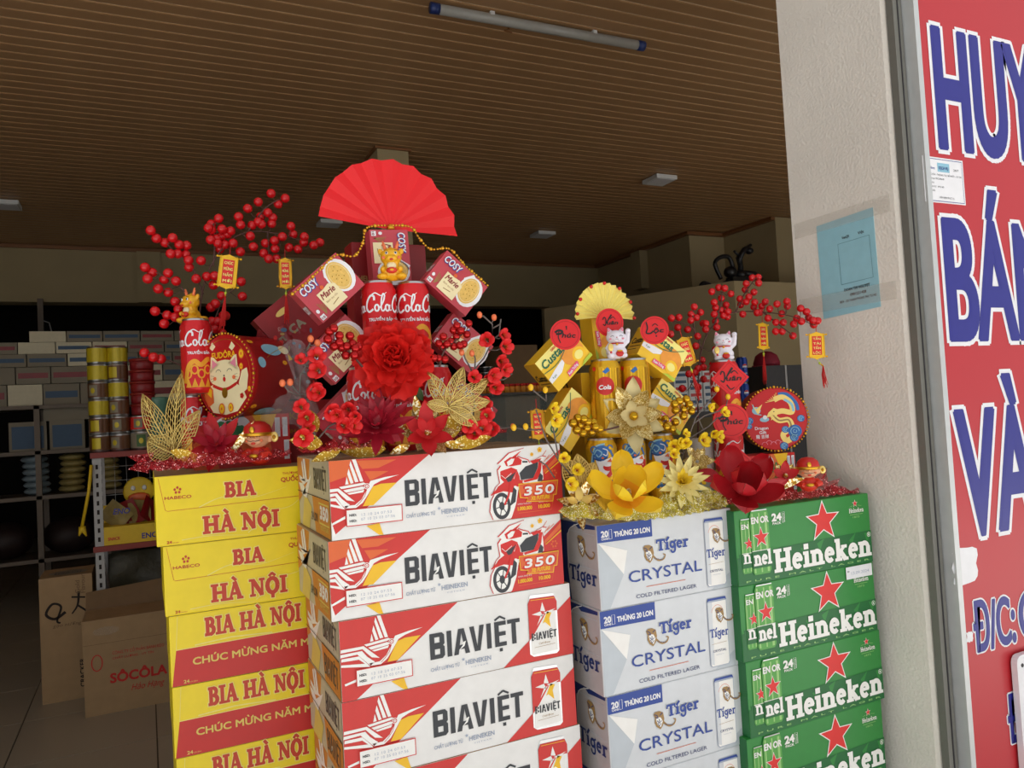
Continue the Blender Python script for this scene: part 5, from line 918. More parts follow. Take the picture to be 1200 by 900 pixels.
# bead strings over the tilted boxes
def beads(label, pts, Y, step=.0056):
    W = [at(x, y, Y) for x, y in pts]; P_ = [V(p) for p in catmull([tuple(w) for w in W], 16)]; mb = MB(); acc = 0; i = 0; last = P_[0]; mb.tube([tuple(p) for p in P_[::4]], .0006, 'golddeep', 4)
    for a, b in zip(P_, P_[1:]):
        acc += (b-a).length
        if acc >= step: acc -= step; i += 1; mb.ball(tuple(b), .0034 if i % 4 == 0 else .0021, 'gold', 7, 5)
    o = link('bead_string', mb.mesh()); tag(o, label, 'beads', 'gold bead strings over the biscuit boxes')
beads('gold bead string draped from the fan hub over the left biscuit box', [(456, 264), (430, 267), (425, 285), (415, 300), (394, 299), (375, 316), (358, 332), (342, 345)], 1.252)
beads('gold bead string draped from the fan hub over the right biscuit box', [(456, 264), (481, 266), (492, 280), (505, 292), (527, 292), (545, 311), (560, 324), (573, 336)], 1.252)
# ---------------------------------------------------------------- flowers
def petal(L, W, shape='round', cup=.15, curl=.2, ruf=0, nu=6, nv=7, seed=0, m='red', m2=None, th=.0):
    rr = random.Random(seed); ph = rr.random()*6
    def wd(v):
        if shape == 'point': return (sin(pi*min(1, v*1.0))**.8)*(1-v*.35)+.05*(1-v)
        if shape == 'round': return min(1, (sin(pi*(v*.72+.04))**.75))*(1 if v < .85 else math.sqrt(max(0, 1-((v-.85)/.15)**2))*.92+.08)
        if shape == 'ruffle': return .25+.75*sin(pi*v*.62)
        if shape == 'oval': return (.22+.78*sin(v/.6*pi/2)) if v < .6 else math.sqrt(max(.0, 1-((v-.6)/.4)**2))*.98+.02
        return sin(pi*v)
    def fn(u, v):
        s = (u-.5)*2; x = s*W/2*wd(v); z = cup*W*s*s*v+curl*L*v*v + ruf*L*sin(s*7+ph)*v*v*.5+ruf*L*.4*cos(ph+v*9)*s; l = L*v
        if shape == 'ruffle': l = L*v*(1-.12*s*s+ruf*.35*sin(s*9+ph)*v)
        return (x, l, z)
    mb = MB(); mb.grid(fn, nu, nv, m)
    if m2:
        for j, f in enumerate(mb.f):
            if (j//nu) < nv*.3: mb.m[j] = m2
    return mb.mesh('petal')
def flower(name, label, cat, x, y, Y, face, rings, center, group=None, tilt0=0):
    """face = direction the bloom looks; rings = (count, petal mesh list, tilt deg, radial offset, lift, phase)"""
    M = V(face).normalized().to_track_quat('Z', 'Y').to_matrix().to_4x4(); M.translation = at(x, y, Y)
    t = link(name, None, None, M); t.empty_display_size = .02; tag(t, label, cat, group)
    for n, pet, tilt, off, lift, ph in rings:
        for k in range(n):
            a = 2*pi*(k+ph)/n; rr = rnd.uniform(-.06, .06)
            part('petal', pet[k % len(pet)], t, None, Matrix.Rotation(a+rr, 4, 'Z') @ Matrix.Translation((0, off, lift)) @ Matrix.Rotation(R(tilt)+rr, 4, 'X') @ Matrix.Scale(rnd.uniform(.93, 1.06), 4))
    if center: part('flower_centre', center, t)
    return t
def stamens(m, n, r, h, mb=None, tip='yellow'):
    mb = mb or MB()
    for k in range(n): a = k*2.4; q_ = r*math.sqrt(k/n); mb.tube([(q_*.5*cos(a), q_*.5*sin(a), 0), (q_*cos(a), q_*sin(a), h)], .0005, m, 4); mb.ball((q_*cos(a), q_*sin(a), h), .0012, tip, 5, 4)
    return mb.mesh('centre')
FC = (-.34, -1, .18)
pe = [[petal(L, W, 'ruffle', .28, c, .16, 8, 7, s, 'peonyred') for s in range(3)] for L, W, c in ((.064, .06, .05), (.055, .052, .12), (.044, .044, .2), (.034, .036, .3), (.024, .028, .4))]
flower('peony', 'large ruffled red cloth peony in front of the cola cans', 'flower', 461, 421, 1.225, FC, [(9, pe[0], 6, .005, -.006, 0), (9, pe[1], 22, .005, 0, .5), (8, pe[2], 40, .004, .003, .2), (7, pe[3], 58, .004, .005, 0), (6, pe[4], 72, .003, .006, .4)], stamens('golddeep', 16, .009, .012), None)
bud = petal(.03, .022, 'point', .2, .1, 0, 4, 5, 0, 'leafgreen'); o = link('leaf', bud, None, frame(at(483, 452, 1.215), R(0), R(150), R(90))); tag(o, 'small dark green leaf under the red peony', 'leaf')
def pointed(L, W, m, n=3, cup=.12, curl=.1): return [petal(L*(1-.08*i), W, 'point', cup, curl+.05*i, .02, 4, 8, i, m) for i in range(n)]
flower('dahlia', 'dark raspberry spiky flower at the foot of the cola cans', 'flower', 443, 500, 1.205, (-.4, -1, .7), [(12, pointed(.062, .02, 'raspberry'), 12, .004, 0, 0), (11, pointed(.05, .018, 'raspberry'), 32, .003, .003, .5), (9, pointed(.036, .016, 'raspberry'), 55, .002, .005, 0)], None)
flower('poinsettia', 'bright red poinsettia with gold edged heart beside the gold lace leaves', 'flower', 501, 509, 1.19, (-.3, -1, .5), [(6, pointed(.046, .026, 'goldglitter'), 8, .003, -.002, .5), (6, pointed(.052, .028, 'poinsettia'), 18, .003, .002, 0), (5, pointed(.03, .018, 'poinsettia'), 40, .003, .005, .5)], MB().ball((0, 0, .004), .006, 'foil', 8, 6).ball((.007, 0, .004), .004, 'foil', 6, 5).ball((-.004, .006, .004), .004, 'foil', 6, 5).mesh())
def leaf(name, label, x, y, Y, L, W, ang, m, tilt=20, cat='leaf', group=None):
    me = petal(L, W, 'point', .1, .15, .03, 6, 9, int(x), m); o = link(name, me, None, frame(at(x, y, Y), R(-20), R(90-ang), R(90-tilt))); return tag(o, label, cat, group)
for i, (x, y, a, L, W, w_) in enumerate(((378, 520, 170, .05, .03, 'at the left edge of the red carton top'), (452, 526, 178, .075, .034, 'hanging over the front edge of the red carton'), (372, 506, 120, .045, .03, 'standing by the left red blossoms'), (522, 515, 62, .05, .036, 'beside the red poinsettia'), (528, 522, 8, .07, .028, 'pointing right on the red carton top'), (400, 526, 200, .05, .02, 'lying flat among the red netting'))):
    leaf('glitter_leaf', f"glittering yellow leaf {w_}", x, y, 1.192+.008*(i % 2), L, W, a, 'yellowfoil', 15, group='glittering yellow leaves on the middle stack')
for i, (x, y, a, L) in enumerate(((415, 512, 100, .05), (430, 515, 60, .05), (400, 508, 150, .05), (470, 516, 150, .04), (468, 500, 110, .05))): leaf('red_leaf', f"dark red pointed leaf, {['first','second','third','fourth','last'][i]} from the left below the cola cans" if i else 'dark red pointed leaf standing among the left blossoms', x, y, 1.2, L, .02, a, 'raspberry', 10, group='dark red leaves below the cola cans')
for i, (x, y, a) in enumerate(((478, 508, 140), (490, 488, 95), (520, 520, -10), (480, 522, 200), (535, 505, 40))): leaf('gold_glitter_leaf', f"gold glitter leaf {['left of','above','right of','below','far right of'][i]} the red poinsettia", x, y, 1.196, .035, .016, a, 'foil', 12, group='gold glitter leaves around the poinsettia')
def lace_leaf(L, W, m='lacegold', nv=10, r=.0011):
    mb = MB(); prof = lambda v: W/2*sin(pi*v**.85)**.85; zz_ = lambda v: .12*L*sin(pi*v*.9)
    for s in (-1, 1):
        mb.tube([(s*prof(v/12), L*v/12, zz_(v/12)) for v in range(13)], r, m, 4)
        for i in range(1, nv+1): v0 = i/(nv+2); v1 = min(.97, v0+.16); mb.tube([(0, L*v0, zz_(v0)), (s*prof(v1)*.55, L*(v0+.09), zz_(v0)), (s*prof(v1), L*v1, zz_(v1))], r*.75, m, 4)
        for q_ in (.25, .5, .75): mb.tube([(s*prof(v/12)*q_, L*v/12, zz_(v/12)) for v in range(2, 12)], r*.55, m, 4)
    mb.tube([(0, -.12*L, 0)]+[(0, L*v/8, zz_(v/8)) for v in range(9)], r*1.3, m, 5); return mb.mesh('lace_leaf')
def lace_sprig(label, x, y, Y, leaves, m='lacegold'):
    t = thing('gold_leaf_sprig', label, 'leaf ornament', at(x, y, Y), R(-18))
    for i, (a, L, W, fw) in enumerate(leaves): part('leaf', lace_leaf(L, W, m), t, None, Matrix.Translation((0, -.002*i, 0)) @ Matrix.Rotation(R(90-a), 4, 'Y') @ Matrix.Rotation(R(90-fw), 4, 'X'))
    part('stem', MB().tube([(0, .0, 0), (-.005, .01, -.03)], .0015, m, 5).mesh(), t); return t
lace_sprig('gold filigree leaf sprig right of the red peony', 525, 478, 1.185, [(116, .068, .026, 8), (66, .074, .027, 12), (32, .088, .026, 15), (6, .074, .025, 18), (-34, .058, .024, 12), (165, .036, .02, 8)])
lace_sprig('tall gold filigree leaf sprig beside the left cola can', 205, 532, 1.53, [(116, .125, .038, 6), (86, .15, .034, 12), (146, .06, .036, 15), (60, .09, .035, 10), (150, .055, .05, 12)])
lace_sprig('gold filigree curl sprig at the left end of the yellow flower', 683, 572, 1.165, [(120, .06, .04, 6), (95, .06, .036, 10), (60, .05, .034, 14)], 'goldlight')
# magnolias and yellow arrangement
mg = [petal(.072, .044, 'oval', .4, .32, .03, 8, 14, s, 'magyellow', 'magorange') for s in range(3)]; mgi = [petal(.054, .040, 'oval', .45, .35, .02, 8, 14, s, 'magyellow', 'magorange') for s in range(2)]
cent = MB()
for k in range(26): a = k*2.4; q_ = .006*math.sqrt(1-k/30); cent.ball((q_*cos(a), q_*sin(a), .004+k*.0006), .0017, 'tan', 5, 4)
cent = cent.mesh('centre')
flower('magnolia', 'large yellow magnolia bloom with orange heart over the silver carton', 'flower', 735, 581, 1.115, (-.42, -1, .8), [(5, mg, 10, .004, 0, .1), (4, mgi, 38, .004, .002, .55)], cent)
mr = [petal(.072, .048, 'oval', .4, .32, .03, 8, 14, s, 'magred') for s in range(3)]; mri = [petal(.055, .044, 'oval', .45, .35, .02, 8, 14, s, 'magred') for s in range(2)]
flower('magnolia', 'large dark red magnolia bloom over the green carton', 'flower', 871, 575, 1.095, (-.55, -1, .8), [(5, mr, 10, .004, 0, .3), (4, mri, 40, .004, .002, .75)], cent)
flower('dahlia', 'pale yellow spiky flower right of the yellow magnolia', 'flower', 799, 566, 1.135, (-.5, -1, .5), [(13, pointed(.05, .016, 'dahlia'), 8, .003, 0, 0), (12, pointed(.042, .014, 'dahlia'), 28, .003, .003, .5), (9, pointed(.03, .012, 'dahliayel'), 52, .002, .005, 0), (6, pointed(.02, .01, 'dahliayel'), 70, .001, .005, 0)], None)
flower('poinsettia', 'champagne gold glitter poinsettia in front of the gold cans', 'flower', 742, 488, 1.175, (-.5, -1, .12), [(6, pointed(.066, .036, 'champagne'), 8, .004, -.003, 0), (6, pointed(.06, .036, 'goldglitter'), 16, .004, 0, .5), (5, pointed(.034, .024, 'champagne'), 34, .004, .004, .2)], MB().ball((0, 0, .008), .0085, 'goldberry', 12, 8).mesh())
flower('poinsettia', 'small gold glitter leaf rosette right of the yellow blossoms', 'flower', 817, 541, 1.16, (-.5, -1, .3), [(6, pointed(.032, .018, 'goldglitter'), 10, .003, 0, .5), (5, pointed(.024, .014, 'goldglitter'), 30, .003, .003, 0)], None)
flower('poinsettia', 'gold leaf rosette at the left end over the silver carton', 'flower', 679, 590, 1.15, (-.5, -1, .3), [(7, pointed(.045, .018, 'foil'), 10, .003, 0, .5), (5, pointed(.03, .016, 'goldlight'), 30, .003, .003, 0)], None)
flower('poinsettia', 'dark red poinsettia on the left stack under the round tin', 'flower', 254, 521, 1.52, (-.2, -1, .6), [(7, pointed(.062, .026, 'poinsettia'), 8, .003, 0, .3), (6, pointed(.048, .02, 'raspberry'), 26, .003, .003, .5), (5, pointed(.03, .014, 'raspberry'), 50, .003, .004, 0)], None)
leaf('gold_ribbon_leaf', 'twisted gold glitter ribbon leaf beside the small doll', 268, 535, 1.5, .08, .014, 52, 'foil', 5); leaf('yellow_leaf', 'dull yellow leaf lying on the left netting', 200, 528, 1.49, .06, .024, -25, 'yellowfoil', 20); leaf('gold_ribbon_leaf', 'twisted gold glitter leaf below the right doll', 905, 574, 1.105, .07, .018, 15, 'foil', 12)
flower('poinsettia', 'small red gold trimmed flower between the red magnolia and the doll', 'flower', 920, 558, 1.12, (-.6, -1, .4), [(5, pointed(.026, .018, 'goldglitter'), 10, .003, 0, .5), (5, pointed(.028, .02, 'poinsettia'), 22, .003, .002, 0)], MB().ball((0, 0, .004), .005, 'foil', 8, 6).mesh())
leaf('red_leaf', 'dark red leaf left of the red magnolia', 845, 560, 1.12, .05, .03, 165, 'magred', 20); leaf('red_leaf', 'dark red leaf right of the red magnolia', 893, 575, 1.1, .06, .03, 15, 'magred', 20)
# ---------------------------------------------------------------- blossom twigs
def blossom_mesh(m, r, c):
    mb = MB()
    for k in range(5):
        a = 2*pi*k/5; mb.ball((0, 0, 0), (r*.5, r*.46, r*.13), m, 9, 6, T=Matrix.Rotation(a, 4, 'Z') @ Matrix.Translation((r*.5, 0, r*(.2+.1*(k % 2)))) @ Matrix.Rotation(R(-38-14*(k % 3)), 4, 'Y'))
    for k in range(6): a = k; mb.tube([(0, 0, 0), (r*.2*cos(a), r*.2*sin(a), r*.4)], .0004, c, 4)
    return mb.mesh('blossom')
BM = {'red': [blossom_mesh('blossomred', .0175, 'golddeep')], 'yellow': [blossom_mesh('blossomyellow', .0165, 'magred')]}
def twig(label, kind, Y, stems, blossoms, buds, group=None):
    t = thing('blossom_twig', label, 'twig', at(stems[0][0][0], stems[0][0][1], Y), group=group); o = t.location
    mb = MB()
    for s in stems: mb.tube([tuple(at(x, y, Y+dy)-o) for x, y, dy in [(a[0], a[1], a[2] if len(a) > 2 else 0) for a in s]], .0014, 'greytwig', 5)
    SP = [V(tuple(at(a[0], a[1], Y)-o)).lerp(V(tuple(at(b[0], b[1], Y)-o)), k/6) for s_ in stems for a, b in zip(s_, s_[1:]) for k in range(7)]
    for i, b_ in enumerate(list(blossoms)+list(buds)):
        q_ = at(b_[0], b_[1], (Y-.012-.006*(i % 3)+.004) if i < len(blossoms) else Y)-o; c_ = min(SP, key=lambda c: (c-q_).length+(.01 if c.z > q_.z else 0)); mb.tube([tuple(c_), tuple((c_+q_)/2+V((0, 0, -.003))), tuple(q_)], [.0012, .0009, .0008], 'greytwig', 4)
    part('stem', mb.mesh(), t, kind=None)
    for i, (x, y, sz) in enumerate(blossoms):
        q_ = at(x, y, Y-.012-.006*(i % 3))-o; d = V((rnd.uniform(-.8, .5), -1, rnd.uniform(-.3, .7))).to_track_quat('Z', 'Y').to_matrix().to_4x4(); d.translation = q_
        part('blossom', BM[kind][0], t, None, d @ Matrix.Scale(sz*.95, 4))
    for x, y in buds:
        q_ = at(x, y, Y)-o; part('bud', MB().ball((0, 0, 0), (.005, .005, .006), 'blush' if kind == 'red' else 'yellow', 8, 6).mesh(), t, None, Matrix.Translation(q_))
twig('twig of red plum blossoms left of the cola display', 'red', 1.2, [[(372, 520), (360, 480), (351, 462), (352, 440), (361, 424), (358, 412)], [(351, 464), (338, 458), (332, 450)], [(352, 462), (345, 455), (340, 449)], [(372, 515), (385, 500), (400, 492)], [(362, 430), (350, 425)], [(359, 412), (364, 400)]],
     [(352, 423, .75), (371, 420, 1.05), (374, 435, 1.1), (366, 458, 1.15), (375, 461, .9), (353, 478, .9), (360, 490, 1), (388, 484, 1.1), (396, 486, .9), (409, 480, 1), (402, 500, 1), (355, 513, 1.1), (360, 503, .8), (413, 500, 1), (417, 488, .8)], [(340, 448), (364, 397), (331, 449), (372, 402)])
twig('twig of red plum blossoms right of the cola display', 'red', 1.2, [[(552, 520), (556, 470), (550, 440), (567, 420), (577, 400), (577, 380), (566, 370)], [(577, 385), (586, 380), (587, 374)], [(556, 440), (545, 420), (541, 408)], [(556, 445), (557, 420), (554, 412)], [(567, 445), (590, 445), (600, 438)], [(578, 398), (585, 392), (586, 380)]],
     [(571, 399, 1), (589, 394, .9), (591, 407, 1.05), (586, 424, .95), (591, 433, .95), (577, 440, 1.05), (580, 455, 1), (574, 447, .9), (555, 443, .9), (568, 475, 1), (570, 487, .95), (565, 503, 1.1), (577, 502, 1), (556, 508, .95), (549, 500, .9)], [(562, 369), (579, 372), (541, 413), (553, 414), (601, 500)])
twig('twig of small yellow blossoms between the gold and red arrangements', 'yellow', 1.17, [[(798, 540), (806, 515), (815, 490), (825, 476), (838, 462)], [(812, 497), (826, 487), (842, 482), (850, 478)], [(806, 515), (830, 500), (840, 490)], [(820, 480), (815, 465)], [(822, 520), (834, 505)], [(818, 490), (829, 515)]],
     [(832, 477, .75), (848, 484, .85), (841, 512, 1), (823, 517, 1.15), (797, 522, .95), (804, 520, .8), (790, 524, 1), (789, 533, .8), (803, 509, .7), (823, 562, .7), (836, 508, .7)], [(840, 456), (853, 465), (806, 473)])
twig('twig of yellow blossoms left of the gold cans', 'yellow', 1.16, [[(672, 560), (655, 540), (640, 515), (628, 480)], [(655, 540), (648, 500), (648, 475)], [(650, 560), (640, 545), (632, 540)], [(640, 470), (630, 462), (622, 455)], [(640, 470), (640, 462)]], [(647, 479, .9), (650, 492, 1), (661, 538, .8), (676, 552, .9), (668, 568, 1)], [(622, 454), (639, 457), (602, 501), (616, 500)])
# ---------------------------------------------------------------- berries
BER = {}
def berry_mesh(r, m):
    k = (round(r, 5), m)
    if k not in BER: BER[k] = MB().ball((0, 0, 0), r, m, 12, 8).mesh('berry')
    return BER[k]
def berry_branch(label, Y, pts, r, m, mains, tm_='twig', tr=.0016, group=None, jit=.03, name='berry_branch'):
    o0 = at(mains[0][0][0], mains[0][0][1], Y(mains[0][0][0]) if callable(Y) else Y); t = thing(name, label, 'berry branch', o0, group=group); mb = MB(); MP = []
    YF = Y if callable(Y) else (lambda x, Y=Y: Y)
    for ml in mains:
        P_ = [at(x, y, YF(x)) for x, y in ml]; C_ = catmull([tuple(p) for p in P_], 5); MP += C_; mb.tube([tuple(V(c)-o0) for c in C_], [tr*(1.3-.8*i/len(C_)) for i in range(len(C_))], tm_, 5)
    for i, (x, y) in enumerate(pts):
        q_ = at(x, y, YF(x)+jit*(((i*37) % 11)/10-.5)); part('berry', berry_mesh(r, m), t, None, Matrix.Translation(q_-o0))
        best = min(MP, key=lambda c: (V(c)-q_).length+(.02 if c[2] > q_.z+.01 else 0)); mid = (V(best)+q_)/2+V((0, 0, -.006)); mb.tube([tuple(V(best)-o0), tuple(mid-o0), tuple(q_-o0)], tr*.5, tm_, 4, cap=False)
    part('stem', mb.mesh('stem'), t); return t
LB = [(530,270),(550,298),(580,313),(607,296),(630,320),(656,323),(600,352),(625,352),(653,355),(663,375),(665,400),(707,376),(510,400),(535,418),(519,440),(591,420),(577,442),(619,448),(556,475),(592,488),(545,554),(588,568),(616,575),(577,598),(508,700),(540,716),(566,722),(616,520),(628,548),(769,228),(743,248),(733,262),(745,270),(781,265),(811,272),(800,283),(741,303),(762,300),(777,292),(766,315),(791,320),(773,335),(820,315),(845,345),(839,222),(871,193),(908,170),(953,140),(1003,157),(978,178),(942,208),(959,225),(916,222),(908,240),(886,252),(846,250),(919,248),(955,246),(880,290),(891,327),(933,315),(965,306),(967,335),(927,350),(945,370),(972,370),(993,292),(1023,255),(1031,284),(1070,292),(1068,312),(1048,336),(1103,322),(1125,312),(1016,330),(727,432),(750,462),(755,430),(848,450),(779,500),(757,528),(742,540),(852,502),(765,590),(785,570),(793,570),(745,590),(781,632),(690,440),(755,615)]
lp = [(x/3, 180+y/3) for x, y in LB]
berry_branch('large branch of red berries rising behind the left cola tower', 1.712, lp, .0100, 'berry', [[(232, 500), (232, 400), (240, 330), (262, 290), (290, 272), (330, 275), (365, 288)], [(238, 345), (226, 315), (205, 295), (180, 272)], [(290, 272), (310, 245), (330, 232)], [(234, 385), (215, 340), (195, 325), (172, 315)], [(236, 400), (205, 375), (185, 366)], [(250, 312), (252, 280), (250, 262)], [(236, 420), (250, 380), (262, 350), (280, 335)], [(235, 440), (205, 425), (172, 414)]], jit=.02)
RB = [(279,620),(307,617),(303,655),(276,680),(365,577),(389,598),(352,628),(373,618),(398,640),(409,640),(340,663),(408,662),(378,688),(353,605),(371,725),(380,810),(395,778),(400,805),(368,825),(400,850),(345,830),(320,885),(380,880),(431,520),(457,505),(480,507),(503,528),(467,545),(440,560),(445,580),(485,570),(440,605),(466,590),(492,595),(475,610),(445,632),(450,655),(490,615),(557,513),(561,490),(584,468),(606,466),(608,488),(590,522),(571,540),(537,547),(540,570),(561,558),(593,560),(590,578),(548,605),(613,598),(620,575),(602,600),(633,558),(677,567),(650,585),(695,603),(643,620),(673,636),(701,636),(672,670),(697,670),(737,686),(714,557),(716,575),(766,583),(788,596),(751,620),(769,632),(740,642),(796,618),(812,628),(830,630),(815,645),(445,738),(435,795)]
rp = [(700+x/3.215, 180+y/3.215) for x, y in RB]
berry_branch('large branch of red berries rising behind the right cola tower', lambda x: 1.31-max(0, x-868)/92*.175, rp, .0079, 'berry', [[(818, 520), (820, 420), (838, 378), (862, 366), (895, 366), (925, 370), (952, 380)], [(862, 366), (872, 345), (886, 325)], [(838, 378), (845, 355), (846, 342)], [(822, 410), (812, 385), (790, 376)], [(821, 425), (815, 440), (808, 455)], [(895, 366), (912, 380), (928, 392)], [(815, 395), (812, 370), (815, 360)]], jit=.02)
def cl(pts, ox, oy, s): return [(ox+x/s, oy+y/s) for x, y in pts]
berry_branch('cluster of shiny red foil berries left of the peony', 1.2, cl([(262,148),(290,185),(343,187),(232,205),(262,240),(300,245),(290,220),(325,240),(355,225),(370,250),(322,285),(365,285),(240,165),(385,240)], 330, 350, 4.286), .0072, 'foilberry', [[(425, 430), (412, 415), (400, 405), (392, 398)]], jit=.012, name='berry_cluster')
berry_branch('cluster of shiny red foil berries right of the peony', 1.2, cl([(812,190),(880,135),(862,158),(900,160),(930,180),(878,190),(915,228),(790,225),(805,240),(830,228),(865,240),(895,235),(820,305),(790,300),(765,298),(940,125),(850,215)], 330, 350, 4.286), .0068, 'foilberry', [[(515, 430), (520, 412), (530, 402), (543, 390)]], jit=.012, name='berry_cluster')
berry_branch('cluster of gold berries left of the champagne poinsettia', 1.17, cl([(5,410),(30,385),(40,420),(25,445),(80,405),(108,405),(118,430),(75,435),(100,455),(140,440),(55,460),(60,390)], 670, 400, 4.283), .0078, 'goldberry', [[(725, 500), (700, 505), (680, 500)]], jit=.012, name='berry_cluster')
berry_branch('cluster of gold berries right of the champagne poinsettia', 1.17, cl([(515,315),(520,345),(560,340),(590,315),(560,375),(520,405),(475,430),(505,440),(470,390),(575,290),(600,350),(540,300),(440,415)], 670, 400, 4.283), .0078, 'goldberry', [[(765, 500), (785, 490), (800, 480)]], jit=.012, name='berry_cluster')
# ---------------------------------------------------------------- hanging plaques with tassels
def plaque(label, x, y, Y, w, h, yaw, roll, words, tassel=(0, -1), tl=.045, rough_=False, col='yellow', string=None):
    c_ = at(x, y, Y); t = thing('hanging_plaque', label, 'plaque', c_, R(yaw), R(-roll)); g = col
    mb = MB(); W, H = w/2, h/2
    mb.add([(a, b, c) for b in (-.001, .001) for a, c in ((-W, -H), (W, -H), (W*.94, H), (-W*.94, H))], [(0, 1, 2, 3), (7, 6, 5, 4), (0, 4, 5, 1), (1, 5, 6, 2), (2, 6, 7, 3), (3, 7, 4, 0)], g)
    part('board', mb.mesh(), t)
    mb = MB()
    for s in (-1, 1): mb.tube([(-W*1.25, 0, s*H), (W*1.25, 0, s*H)], .0014, g, 6); mb.ball((-W*1.3, 0, s*H), .0022, g, 7, 5); mb.ball((W*1.3, 0, s*H), .0022, g, 7, 5)
    mb.add([(a, b, c) for b in (-.001, .001) for a, c in ((-W, H), (W, H), (W*.5, H+.003), (0, H+.006), (-W*.5, H+.003))], [(0, 1, 2, 3, 4), (9, 8, 7, 6, 5)], g); mb.add([(a, b, c) for b in (-.001, .001) for a, c in ((W, -H), (-W, -H), (-W*.5, -H-.003), (0, -H-.006), (W*.5, -H-.003))], [(0, 1, 2, 3, 4), (9, 8, 7, 6, 5)], g)
    for i in range(7): a = -W+W*2*(i+.5)/7; mb.ball((a, 0, -H-.002), .0018, 'gold' if rough_ else g, 6, 4); mb.ball((a, 0, H+.002), .0014, 'gold' if rough_ else g, 6, 4)
    for s in (-1, 1): mb.tube([(s*W, -.001, -H), (s*W*.95, -.001, H)], .0013, 'gold' if rough_ else g, 5)
    part('scroll_rods', mb.mesh(), t)
    p = PR(); p.b = 1.1; iw, ih = W*1000*.62, H*1000*.84; p.rect('starred', -iw, -ih, iw, ih, 1); p.loop('golddeep', [(-iw, -ih), (iw, -ih), (iw, ih), (-iw, ih)], .4, 2)
    n = len(words)
    for i, s in enumerate(words): hh = ih*2/n*.48; p.text('paleyellow', s, 0, ih-(i+.78)*ih*2/n, hh, iw*1.55, z=3, off=.03, center=True)
    part('lettering', p.mesh(), t)
    mb = MB(); mb.tube([(0, 0, H+.005), (0, 0, H+.022)], .0007, 'tassel', 4); part('hanging_cord', mb.mesh(), t)
    T = thing('tassel', '', 't', (0, 0, 0)); T.parent = t; T.matrix_local = Matrix.Identity(4)
    for k in ('label', 'category'):
        if k in T: del T[k]
    bx = tassel[0]; k0 = V((0, 0, -H-.006)); k1 = V((bx*.4, 0, -H-.014)); k2 = V((bx, 0, -H-.02))
    link('bead', MB().tube([k0, k1], .0007, 'lime', 4).ball(tuple(k1), (.0024, .0024, .003), 'lime', 8, 6).tube([k1, k2], .0016, 'gold', 6).mesh(), T)
    mb = MB()
    for i in range(14): a = i*2.4; q_ = .0042*math.sqrt(i/14); mb.tube([k2+V((q_*.2*cos(a), q_*.2*sin(a), 0)), k2+V((q_*cos(a)*.9, q_*sin(a), -tl*.4)), k2+V((q_*cos(a)*1.3+bx*.3, q_*sin(a), -tl*(.86+.14*sin(i*1.7))))], .0006, 'tassel', 4)
    link('threads', mb.mesh(), T); return t
CM = ['CHÚC', 'MỪNG', 'NĂM', 'MỚI']
plaque('yellow scroll plaque with long tassel, left one on the left berry branch', 267, 318.5, 1.56, .033, .056, 0, -8, CM, tl=.068)
plaque('narrow gilt scroll plaque with tassel, right one on the left berry branch', 334.5, 320.5, 1.56, .024, .052, -10, -1, CM, tl=.055, rough_=True, col='gold')
plaque('gilt scroll plaque tilted beside the right yellow cake box', 804, 412, 1.205, .029, .048, -10, 14, CM, tl=.055, rough_=True, col='gold')
plaque('narrow yellow scroll plaque with long tassel above the dragon tin', 894, 394, 1.285, .025, .050, 0, -2, CM, tl=.062, col='yellow')
plaque('yellow scroll plaque with short swinging tassel in front of the grey pier', 957, 405, 1.17, .032, .046, -25, -2, ['TẤN', 'TÀI', 'TẤN', 'LỘC'], tassel=(.012, 0), tl=.046)
plaque('small gilt scroll plaque hanging above the white carton corner', 630, 497, 1.20, .024, .044, -12, 1, ['VẠN', 'SỰ', 'NHƯ', 'Ý'], tl=.02, rough_=True, col='gold')
